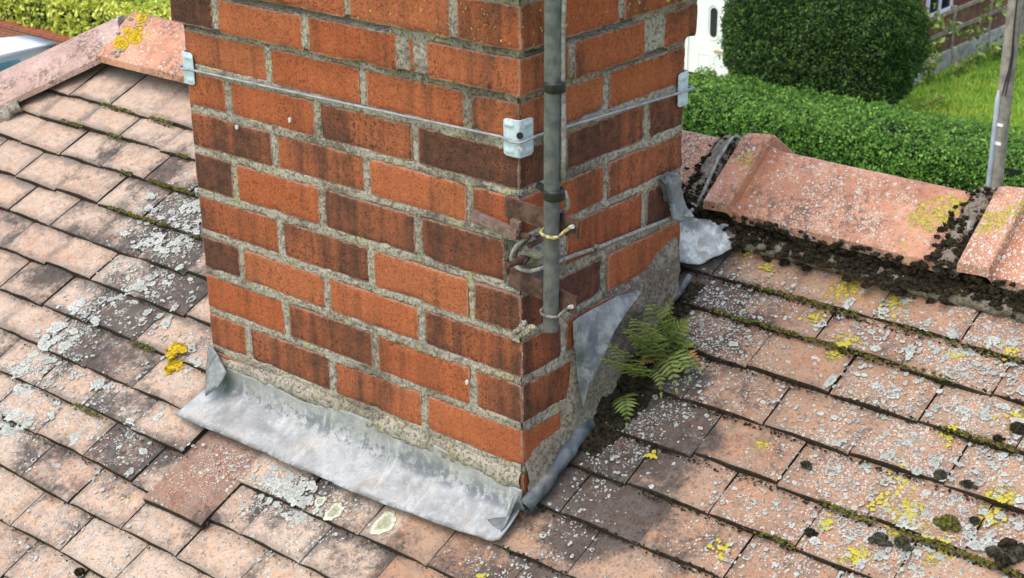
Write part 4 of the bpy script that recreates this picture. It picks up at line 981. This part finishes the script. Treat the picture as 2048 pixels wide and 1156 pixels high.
cush = [(1897, 1046, .0155, 'mossgreen', 'rounded olive green moss cushion on a tile, tallest of the loose ones'), (1880, 952, .0095, 'mossgrey', 'small dark moss cushion just above a tile edge at the right'), (1935, 970, .0075, 'mossgrey', 'small grey moss cushion right of a dark one at a tile edge'), (1612, 925, .008, 'mossgrey', 'flat black moss cushion alone among white lichen specks'), (1620, 1065, .0085, 'moss', 'black moss cushion low on the roof in white lichen'), (2035, 855, .0115, 'moss', 'black moss cushion at the right edge of the roof'), (1995, 880, .007, 'moss', 'round black moss cushion beside white lichen on a tile nose'),
        (1760, 1072, .012, 'mossgrey', 'ragged dark moss cushion under a tile nose above thick white lichen'), (1803, 1078, .011, 'mossgrey', 'dark moss cushion in the upright gap between two tiles'), (2018, 1090, .0125, 'moss', 'upper black moss cushion of the clump at the lower right'), (2035, 1110, .0125, 'mossgrey', 'greyish moss cushion at the right of the lower right clump'), (2005, 1125, .013, 'moss', 'lowest black moss cushion of the clump at the lower right'), (1985, 1105, .010, 'mossgrey', 'left moss cushion of the clump at the lower right'), (158, 1137, .0095, 'moss', 'black moss cushion in a tile gap at the lower left'), (1963, 605, .006, 'moss', 'tiny black moss ball in a tile joint below the ridge'), (1950, 1035, .007, 'mossgrey', 'small grey moss cushion in an upright tile joint')]
for px, py, r, mt, lab in cush:
    mb = MB(); c = rq(px, py, r*.35); lump(mb, c, r*.92, 3, .42, 2.6, (1, 1, .8))
    for _ in range(7): lump(mb, np.array(c)+np.array([rng.normal()*r*.6, rng.normal()*r*.5, -r*.1]), r*rng.uniform(.3, .55), 2, .6, 2.4, (1, 1, .7))
    fuzz(mb, c, r, 420, .0030, 0, .8)
    tag(mb.build('moss_cushion', M[mt], None, smooth=False), lab, 'moss', 'loose moss cushions on the roof')
# ---- ferns
def frond(mb, base, tip, bow, wid, npair=11, up=np.array([0, -.45, .9]), col=.5, stem=None, twist=0.0):
    base, tip = np.array(base, float), np.array(tip, float); mid = (base+tip)/2+np.array(bow); n = npair
    R = [(1-t)**2*base+2*t*(1-t)*mid+t*t*tip for t in np.linspace(0, 1, n+3)]; R = np.array(R); T = np.gradient(R, axis=0); T /= np.linalg.norm(T, axis=1)[:, None]
    if stem is not None: tube(stem, R, np.linspace(.0012, .0004, len(R)), 5)
    for i in range(1, n+2):
        t = i/(n+2); w = wid*(math.sin(math.pi*min(1, .22+t*.80))**.75)*(1-.25*t)
        sd_ = np.cross(T[i], up); sd_ /= np.linalg.norm(sd_); nn = np.cross(sd_, T[i])
        for sg in (-1, 1):
            L = w*rng.uniform(.85, 1.12); d = sd_*sg*.92+T[i]*.38+nn*rng.uniform(-.05, .30); d /= np.linalg.norm(d); s2 = T[i]; b = .0046*(w/.028)**.5
            p = R[i]; dr = nn*-.14*L
            V = []; fs = []
            prof = ((0, .55), (.25, 1.0), (.55, .9), (.8, .6), (1, .05))
            for k, hw in prof:
                c = p+d*L*k+dr*k*k*1.5
                V += [c-s2*b*hw+nn*.0006, c-nn*.0010, c+s2*b*hw+nn*.0006]
            for k in range(4): fs += [(k*3, k*3+1, k*3+4, k*3+3), (k*3+1, k*3+2, k*3+5, k*3+4)]
            cc = min(1, max(0, col+rng.uniform(-.25, .25)))
            mb.add(V, fs, lc=(cc, rng.random()*.7, 0, 0))
    V = [R[-1]-sd_*.003, R[-1]+sd_*.003, R[-1]+T[-1]*.012]; mb.add(V, [(0, 1, 2)], lc=(col, .2, 0, 0))
def fern(lab, fr, g='polypody ferns beside the chimney'):
    root = thing('fern', lab, 'fern', group=g)
    for (b, bh), (t, th), bow, wid, col, dry in fr:
        mb = MB(); st = MB(); B0 = roof_at(b[0], b[1], bh); B0[0] = max(B0[0], .048 if b[1] < 750 else .026); B0[2] = tile_z(B0[0], B0[1])+.004; T0 = on(t[0], t[1], 0, max(B0[0], roof_at(t[0], t[1], 0)[0]-.4*th)+.012+.25*th); frond(mb, B0, T0, (.01, -.012, bow), wid*1.25, 8, col=col, stem=st)
        o = mb.build('frond', M['ferndry' if dry else 'fern'], root); st.build('stalk', M['fernstem'], o)
        if dry: o['label'] = 'withered orange frond'
fern('tall fern with the broadest green fronds, uppermost by the chimney side', [(((1320, 690), .01), ((1300, 605), .06), .03, .030, .5, 0), (((1325, 690), .01), ((1345, 600), .07), .035, .028, .6, 0), (((1335, 690), .012), ((1375, 640), .06), .03, .026, .55, 0), (((1330, 695), .01), ((1318, 640), .075), .03, .024, .35, 0), (((1340, 692), .01), ((1403, 730), .03), .02, .020, .5, 1)])
fern('bushy fern against the hanging lead flashing', [(((1265, 690), .01), ((1262, 635), .07), .03, .026, .75, 0), (((1268, 690), .01), ((1288, 660), .075), .025, .024, .7, 0), (((1262, 690), .01), ((1245, 655), .06), .02, .022, .6, 0), (((1262, 700), .01), ((1268, 680), .05), .01, .020, .15, 0)])
fern('small fern with three short pale fronds below the flashing', [(((1222, 725), .01), ((1210, 685), .05), .02, .020, .65, 0), (((1222, 725), .012), ((1195, 712), .045), .015, .022, .7, 0), (((1225, 725), .012), ((1246, 728), .04), .02, .020, .6, 0)])
fern('fern spreading two pairs of fronds down over the dark tiles', [(((1300, 690), .012), ((1352, 776), .03), .045, .024, .6, 0), (((1318, 690), .012), ((1378, 752), .03), .04, .024, .45, 0), (((1312, 695), .012), ((1290, 715), .05), .02, .016, .7, 0), (((1310, 695), .012), ((1335, 745), .045), .03, .020, .4, 0), (((1335, 695), .012), ((1398, 742), .035), .03, .017, .55, 0), (((1342, 690), .012), ((1392, 688), .05), .03, .015, .7, 0), (((1298, 705), .012), ((1322, 785), .03), .03, .017, .5, 0), (((1300, 700), .012), ((1282, 730), .045), .02, .015, .6, 1)])
fern('lowest fern, a single long frond hanging over a tile edge', [(((1214, 762), .012), ((1254, 846), .022), .035, .022, .45, 0)])
mb = MB()  # dark lumps stand in for shade in the gaps beside the side wall
for _ in range(900):
    y = .13+.21*rng.random(); k = rng.random()**1.4; x = .012+.062*k*(1-.35*abs(y-.235)/.1)
    lump(mb, (x, y, tile_z(x, y)+.024*(1-k)**2*rng.random()), rng.uniform(.002, .0075), 1, .55, 2.5)
for _ in range(260):
    y = .33+.14*rng.random(); x = .008+.026*rng.random(); lump(mb, (x, y, tile_z(x, y)+.006*rng.random()), rng.uniform(.002, .006), 1, .55, 2.5)
tag(mb.build('shade_lumps', M['moss'], None), 'dark lumps added as shade in the gaps under the ferns', 'shade_fill', None, 'stuff')
# ------------------------------------------------------------------ the gardens and street below
GZ = -8.3
def flat(name, x0, x1, y0, y1, z, mat, kind='structure'):
    mb = MB(); nx, ny = 2, 2; mb.add([(x0, y0, z), (x1, y0, z), (x1, y1, z), (x0, y1, z)], [(0, 1, 2, 3)]); o = mb.build(name, mat); o['kind'] = kind; return o
flat('ground', -300, 300, -200, 400, GZ-.02, M['lawn'])
flat('road', -300, 300, 7.5, 14.9, GZ-.012, M['tarmac'])
mb = MB(); box(mb, (0, 15.9, GZ-.0), (300, 1.0, .05)); o = mb.build('pavement', M['paving']); o['kind'] = 'structure'
def leaves(mb, P, N, size, jit=.8, bright=None, flatn=.5):
    n = len(P); r = rng.normal(size=(n, 3)); N = N*flatn+r*jit*.6; N /= np.linalg.norm(N, axis=1)[:, None]
    a = rng.normal(size=(n, 3)); a -= N*(a*N).sum(1)[:, None]; a /= np.linalg.norm(a, axis=1)[:, None]; b = np.cross(N, a)
    s = size*rng.uniform(.45, 1.5, n)[:, None]
    V = np.stack([P-a*s, P-b*s*.5+N*s*.1, P+a*s, P+b*s*.5+N*s*.1], 1).reshape(-1, 3)
    br = rng.random(n) if bright is None else np.clip(bright+rng.normal(size=n)*.16, 0, 1); g = rng.random(n)
    lc = np.repeat(np.stack([br, g, g*0, g*0], 1), 4, 0)
    mb.add(V, [(4*i, 4*i+1, 4*i+2, 4*i+3) for i in range(n)], lc=lc)
def hedge(name, x0, x1, y0, y1, z0, z1, num, size, mat, lab, cat='hedge', rnd=.28, amp=.10, sides=True, group=None):
    c = np.array([(x0+x1)/2, (y0+y1)/2, (z0+z1)/2]); h = np.array([(x1-x0)/2, (y1-y0)/2, (z1-z0)/2])
    A = [h[1]*h[2], h[0]*h[2], h[0]*h[1]]; w = np.array([A[0], A[0]*.5, A[1]*2.4, A[1]*.4, A[2]*2.0]); w /= w.sum()
    k = rng.choice(5, size=num, p=w); P = rng.uniform(-1, 1, (num, 3)); N = np.zeros((num, 3))
    for i, (ax, sg) in enumerate(((0, 1), (0, -1), (1, -1), (1, 1), (2, 1))):
        m = k == i; P[m, ax] = sg; N[m, ax] = sg
    P = P*h; q = np.clip(P, -(h-rnd), h-rnd); q[:, 2] = np.maximum(np.minimum(P[:, 2], h[2]-rnd), -h[2]); d = P-q; L = np.linalg.norm(d, axis=1)+1e-9; P = q+d/L[:, None]*rnd; N = d/L[:, None]
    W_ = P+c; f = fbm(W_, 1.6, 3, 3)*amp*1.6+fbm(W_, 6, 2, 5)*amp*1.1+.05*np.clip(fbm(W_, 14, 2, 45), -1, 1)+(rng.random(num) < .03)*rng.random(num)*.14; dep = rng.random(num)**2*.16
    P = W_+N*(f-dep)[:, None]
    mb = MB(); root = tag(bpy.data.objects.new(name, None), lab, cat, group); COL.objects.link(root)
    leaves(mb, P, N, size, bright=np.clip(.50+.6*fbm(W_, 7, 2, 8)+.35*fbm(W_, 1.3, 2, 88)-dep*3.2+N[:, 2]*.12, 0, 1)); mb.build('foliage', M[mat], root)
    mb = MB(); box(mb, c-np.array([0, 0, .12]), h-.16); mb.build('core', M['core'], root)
    return root
hedge('hedge', -14.35, 2.0, 20.75, 22.5, GZ, -6.98, 105000, .027, 'hedge', 'long clipped green garden hedge beyond the ridge', rnd=.55)
# clipped yew
def bush(name, c, h, num, size, mat, lab, cat, flatbase=True, amp=.10, pw=2.0):
    v = rng.normal(size=(num, 3)); v /= np.linalg.norm(v, axis=1)[:, None]
    s = (np.abs(v)**3).sum(1)**(-1/3.); P = v*s[:, None]*np.array(h); P[:, 0] *= 1-.26*np.clip(-P[:, 2]/h[2], 0, 1)**1.6; N = v; W_ = P+np.array(c)
    f = fbm(W_, 1.8, 3, 13)*amp*1.5+fbm(W_, 6, 2, 15)*amp*1.2+.06*np.clip(fbm(W_, 13, 2, 46), -1, 1)+(rng.random(num) < .03)*rng.random(num)*.16; dep = rng.random(num)**2*.16
    P = W_+N*(f-dep)[:, None]; P = P[P[:, 2] > GZ+.02] if flatbase else P
    n = len(P); root = tag(bpy.data.objects.new(name, None), lab, cat); COL.objects.link(root)
    mb = MB(); leaves(mb, P, np.tile([0, -.3, .5], (n, 1)), size, bright=np.clip(.50+.55*fbm(P, 7, 2, 18), 0, 1)); mb.build('foliage', M[mat], root)
    mb = MB(); vv, ff = ico(3); mb.add(vv*((np.abs(vv)**3).sum(1)**(-1/3.))[:, None]*(np.array(h)-.15)+np.array(c), ff); mb.build('core', M['core'], root)
    return root
bush('yew_bush', (-12.80, 24.15, -6.65), (1.84, 1.25, 1.62), 80000, .029, 'yew', 'big dark clipped yew bush behind the hedge', 'bush')
# neighbour's house with the white door
nh = thing('brick_house', 'neighbouring red brick house with a white front door', 'house')
mb = MB(); box(mb, (-18.5, 31.0, -5.5), (4.98, 4.98, 2.8)); mb.build('wall', M['wallbrick'], nh)
mb = MB(); mb.add([(-23.9, 25.6, -2.7), (-13.1, 25.6, -2.7), (-13.1, 36.4, -2.7), (-23.9, 36.4, -2.7), (-21, 31, .2), (-16, 31, .2)], [(0, 1, 5, 4), (1, 2, 5), (2, 3, 4, 5), (3, 0, 4), (0, 3, 2, 1)]); mb.build('roof', M['fence'], nh)
dx0, dx1 = -17.02, -15.93
dr = MB(); box(dr, ((dx0+dx1)/2, 25.985, -7.25), ((dx1-dx0)/2-.06, .03, 1.02)); d_ = dr.build('door', M['white'], nh, bevel=.006)
fr = MB()
for x in (dx0+.03, dx1-.03): box(fr, (x, 25.97, -7.25), (.035, .05, 1.06))
box(fr, ((dx0+dx1)/2, 25.97, -6.17), ((dx1-dx0)/2, .05, .035)); fr.build('door_frame', M['white'], d_, bevel=.006)
gl = MB(); cx = -16.345; pr_ = [(cx+.085*math.cos(a), (.225 if math.sin(a) >= 0 else -.225)+.085*math.sin(a)) for a in np.linspace(0, 2*math.pi, 28, endpoint=False)]
gl.add([(x, 25.944, -7.125+z) for x, z in pr_]+[(x, 25.95, -7.125+z) for x, z in pr_], [tuple(range(28))]+[(i, i+28, (i+1) % 28+28, (i+1) % 28) for i in range(28)]); gl.build('door_glass', M['glass'], d_)
rg = MB(); ring = [(cx+.135*math.cos(a), 25.948, -7.125+(.235 if math.sin(a) >= 0 else -.235)+.135*math.sin(a)) for a in np.linspace(0, 2*math.pi, 40)]; tube(rg, ring, .012, 6); rg.build('glass_moulding', M['white'], d_)
lb_ = MB(); box(lb_, (-16.19, 25.947, -7.735), (.115, .012, .028)); lb_.build('letterbox', M['brass'], d_, bevel=.004)
pn = MB()
for cxp in (-16.55, -16.17): 
    tube(pn, [(cxp-.14, 25.952, -7.83), (cxp+.14, 25.952, -7.83), (cxp+.14, 25.952, -8.15), (cxp-.14, 25.952, -8.15), (cxp-.14, 25.952, -7.83)], .009, 5, caps=False)
pn.build('door_panel', M['white'], d_)
wd = MB(); wy0, wy1, wz0, wz1 = 29.9, 31.05, -7.33, -6.1
box(wd, (-13.5, (wy0+wy1)/2, (wz0+wz1)/2), (.03, (wy1-wy0)/2, (wz1-wz0)/2)); w_ = wd.build('window', M['glass'], nh)
wf = MB()
for y in (wy0, wy1, (wy0+wy1)/2): box(wf, (-13.46, y, (wz0+wz1)/2), (.035, .035, (wz1-wz0)/2+.03))
for z in (wz0, wz1): box(wf, (-13.455, (wy0+wy1)/2, z), (.035, (wy1-wy0)/2+.03, .035))
wf.build('window_frame', M['white'], w_, bevel=.006)
ws = MB(); box(ws, (-13.42, (wy0+wy1)/2, wz0-.06), (.09, (wy1-wy0)/2+.1, .03)); ws.build('sill', M['white'], w_, bevel=.006)
# boundary fence, seen along its length
fe = thing('garden_fence', 'brown boarded garden fence on pale concrete gravel boards', 'fence')
FX = -12.86
ys = np.arange(26.2, 46, 1.85)
for i, y in enumerate(ys):
    mb = MB(); box(mb, (FX, y, GZ+.64), (.055, .055, .66)); mb.build('post', M['railwood'], fe, bevel=.01)
    if i < len(ys)-1:
        mb = MB(); box(mb, (FX+.02, y+.925, GZ+.17), (.05, .87, .21)); mb.build('gravel_board', M['conc'], fe, bevel=.015)
        mb = MB()
        for j in range(12): box(mb, (FX+random.uniform(0, .006), y+.925+(-.86+.0717+j*.1433), GZ+.79+random.uniform(-.01, .01)), (.012, .069, .41))
        mb.build('panel', M['fence'], fe)
        for z in (.80, 1.22):
            mb = MB(); box(mb, (FX+.045, y+.925, GZ+z), (.025, .87, .042)); mb.build('rail', M['railwood'], fe, bevel=.006)
# low stone edging in front of the fence
mb = MB()
for j in range(16):
    lump(mb, (FX+.12+rng.normal()*.03, 24.2+j*.26, GZ+.10), .17, 2, .3, 1.6, (.8, 1, .9))
tag(mb.build('stone_edging', M['conc'], None), 'low row of rough pale stones edging the lawn by the bush', 'edging')
# telegraph pole with conduit
tp = thing('telegraph_pole', 'grey weathered wooden telegraph pole with a metal cable conduit', 'pole')
px_, py_ = -5.80, 15.95
mb = MB(); V = [(px_, py_, z) for z in np.linspace(GZ-.02, .5, 14)]; tube(mb, V, np.linspace(.092, .084, 14), 20); mb.build('pole_shaft', M['wood'], tp, smooth=True)
cdir = np.array([-.45, -.89, 0])
mb = MB(); tube(mb, [np.array([px_, py_, z])+cdir*.102 for z in (GZ, -4.72, -4.60)], [.030, .030, .012], 10); mb.build('conduit', M['zinc'], tp, smooth=True)
mb = MB()
for k, (a, b) in enumerate(((.02, .10), (-.02, .06))): tube(mb, curve([np.array([px_+.02+a, py_-.095, -4.66]), np.array([px_+.07+a*.5, py_-.09, -4.2]), np.array([px_+.05, py_-.085, -3.6]), np.array([px_+.05, py_-.085, -1.0])], 5), .008, 6)
mb.build('pole_cable', M['black'], tp)
mb = MB(); 
for z in (-5.25, -5.02):
    mb = MB(); box(mb, (px_+.02, py_-.095, z), (.035, .004, .018)); mb.build('pole_tag', M['white'], tp)
# climbing weeds on the fence and along the lawn edge
def weed(lab, stems, group='straggling weeds by the fence'):
    root = thing('bramble', lab, 'weed', group=group); mb = MB(); st = MB()
    for pts, n, size in stems:
        C = np.array(curve(pts, 10)); tube(st, C, .012, 5)
        k = rng.integers(0, len(C), n); P = C[k]+rng.normal(size=(n, 3))*.09
        leaves(mb, P, np.tile([0, -.4, .6], (n, 1)), size, .7)
    mb.build('foliage', M['weed'], root); st.build('stem', M['fernstem'], root)
weed('leafy green bramble climbing the fence beside the yew bush', [((tuple(on(1852, 168, 2, GZ)), tuple(on(1852, 168, 2, GZ)+np.array([.05, .1, .5])), tuple(on(1852, 168, 2, GZ)+np.array([.15, .2, 1.0]))), 120, .07), ((tuple(on(1862, 160, 2, GZ)), tuple(on(1840, 160, 2, GZ)+np.array([0, 0, .5])), tuple(on(1828, 160, 2, GZ)+np.array([-.1, -.1, .75]))), 70, .07), ((tuple(on(1815, 178, 2, GZ)), tuple(on(1810, 178, 2, GZ)+np.array([0, 0, .25]))), 40, .06)])
weed('pale yellow green shoots arching over the fence panels', [(((-12.7, 28.6, GZ+1.15), (-12.55, 29.0, GZ+1.1), (-12.5, 29.6, GZ+.8), (-12.5, 30.4, GZ+.65)), 80, .065), (((-12.6, 30.4, GZ+.6), (-12.5, 31.2, GZ+1.1), (-12.5, 31.8, GZ+.9)), 70, .065), (((-12.7, 28.3, GZ+1.2), (-12.6, 28.6, GZ+1.35)), 40, .06)])
weed('low weeds at the foot of the gravel boards on the lawn', [(((-12.4, 29.0, GZ), (-12.3, 30.3, GZ+.25), (-12.3, 31.5, GZ+.2)), 160, .08), (((-12.2, 31, GZ+.1), (-12.0, 33, GZ+.3)), 120, .08)])
weed('small tuft of weeds on the lawn close behind the hedge', [(((-11.8, 26.0, GZ), (-11.5, 26.8, GZ+.2)), 60, .06)])
# lawn grass
mb = MB(); n = 42000
gx = rng.uniform(-12.7, -6.5, n); gy = 22.4+rng.random(n)**1.3*13
hh = rng.uniform(.03, .10, n)*(1+.8*np.clip(fbm(np.stack([gx, gy, gx*0], 1), .9, 2, 3), 0, 1)); a = rng.random(n)*6.28
tx = np.cos(a)*hh*.5; ty = np.sin(a)*hh*.5; wv = .014
V = np.stack([np.stack([gx-np.sin(a)*wv, gy+np.cos(a)*wv, gx*0+GZ-.02], 1), np.stack([gx+np.sin(a)*wv, gy-np.cos(a)*wv, gx*0+GZ-.02], 1), np.stack([gx+tx, gy+ty, GZ+hh], 1)], 1).reshape(-1, 3)
bq = np.clip(.5+.6*fbm(np.stack([gx, gy, gx*0], 1), 1.2, 3, 5)+rng.normal(size=n)*.15, 0, 1); gq = np.clip(.35+.8*fbm(np.stack([gx, gy, gx*0], 1), .8, 2, 25)+rng.normal(size=n)*.2, 0, 1)
mb.add(V, [(3*i, 3*i+1, 3*i+2) for i in range(n)], lc=np.repeat(np.stack([bq, gq, gq*0, gq*0], 1), 3, 0))
tag(mb.build('grass', M['grassb'], None), 'bright unmown lawn grass behind the hedge', 'grass', None, 'stuff')
# left: golden hedge over a low brick wall, dark hedge behind, white van at the kerb
WY = float(on(60, 57, 2, GZ+.55)[1])
mb = MB(); box(mb, (-35, WY, GZ+.24), (13, .12, .26)); box(mb, (-35, WY, GZ+.52), (13, .15, .035)); tag(mb.build('garden_wall', M['wallbrick'], None, bevel=.01), 'low dark brick garden wall under the golden hedge', 'wall')
hedge('golden_hedge', -47, -22.0, WY+.08, WY+1.5, GZ+.15, GZ+1.42, 52000, .05, 'gold', 'golden yellow privet hedge above a low brick wall', rnd=.35, amp=.12)
hedge('dark_hedge', -40, -24, 25.0, 27.0, GZ, GZ+2.4, 36000, .06, 'yew', 'dark green hedge behind the golden one', rnd=.5, amp=.2)
# white car at the kerb, only its roof and rear window side in view
car = thing('white_car', 'white hatchback parked below the hip, mostly hidden by the roof', 'car')
q = on(70, 60, 2, GZ+1.52); CX = q[0]+.50; re = on(175, 92, 2, GZ+1.40)[1]; fy = re-4.1
def sect(y, hw, z): return [(CX-hw, y, z), (CX+hw, y, z)]
lower = [(0, .55, .80), (.03, .75, .84), (.9, .92, .86), (1.2, .98, .87), (4.0, 1.0, .86), (4.1, .85, .82)]
mb = MB(); V = []
for y, zt_, hw in lower:
    for dx, z in ((-hw, .28), (-hw-.02, .6), (-hw+.05, zt_), (hw-.05, zt_), (hw+.02, .6), (hw, .28)): V.append((CX+dx, fy+y, GZ+z))
n = 6; m = len(lower); F = [(i*n+j, i*n+(j+1) % n, (i+1)*n+(j+1) % n, (i+1)*n+j) for i in range(m-1) for j in range(n)]+[tuple(range(n))[::-1], tuple((m-1)*n+j for j in range(n))]
mb.add(V, F); mb.build('body', M['carpaint'], car, bevel=.03)
top = [(.95, .92, .80), (1.75, 1.44, .60), (2.2, 1.50, .58), (3.1, 1.52, .57), (3.75, 1.46, .55), (4.02, 1.2, .60), (4.08, .95, .78)]
mb = MB(); V = []
for y, z, hw in top:
    for dx, zz in ((-.84, .92), (-hw-.05, max(.92, z-.07)), (-hw+.08, z), (0, z+.02), (hw-.08, z), (hw+.05, max(.92, z-.07)), (.84, .92)): V.append((CX+dx, fy+y, GZ+zz))
n = 7; m = len(top); F = [(i*n+j, (i+1)*n+j, (i+1)*n+j+1, i*n+j+1) for i in range(m-1) for j in range(n-1)]+[tuple(range(n)), tuple((m-1)*n+j for j in range(n))[::-1]]
mb.add(V, F); o = mb.build('cabin', M['carpaint'], car, smooth=True, bevel=.02)
def sidep(y, k): return (CX+.64+(.84-.64)*(1-k)+.012, fy+y, GZ+.97+(1.40-.97)*k)
for ya, yb, yc, yd in ((1.30, 2.12, 2.12, 1.78), (2.2, 2.92, 2.78, 2.2)):
    mb = MB(); P = [sidep(ya, 0), sidep(yb, 0), sidep(yc, .9), sidep(yd, .9)]; mb.add(P, [(0, 1, 2, 3)]); w = mb.build('window', M['vanglass'], car); k = w.modifiers.new('s', 'SOLIDIFY'); k.thickness = .02
mb = MB(); box(mb, (CX+.87, fy+3.25, GZ+1.0), (.02, .09, .02)); mb.build('handle', M['black'], car, bevel=.006)
mb = MB(); box(mb, (CX+.62, fy+2.9, GZ+1.49), (.012, .55, .012)); mb.build('roof_rail', M['white'], car, bevel=.004)
for y in (.75, 3.35):
    for x in (CX-.80, CX+.80):
        mb = MB(); tube(mb, [(x-.1, fy+y, GZ+.31), (x+.1, fy+y, GZ+.31)], .31, 22); wo = mb.build('wheel', M['rubber'], car, bevel=.02)
        mb = MB(); tube(mb, [(x-.105, fy+y, GZ+.31), (x+.105, fy+y, GZ+.31)], .18, 16); mb.build('rim', M['zinc'], wo)
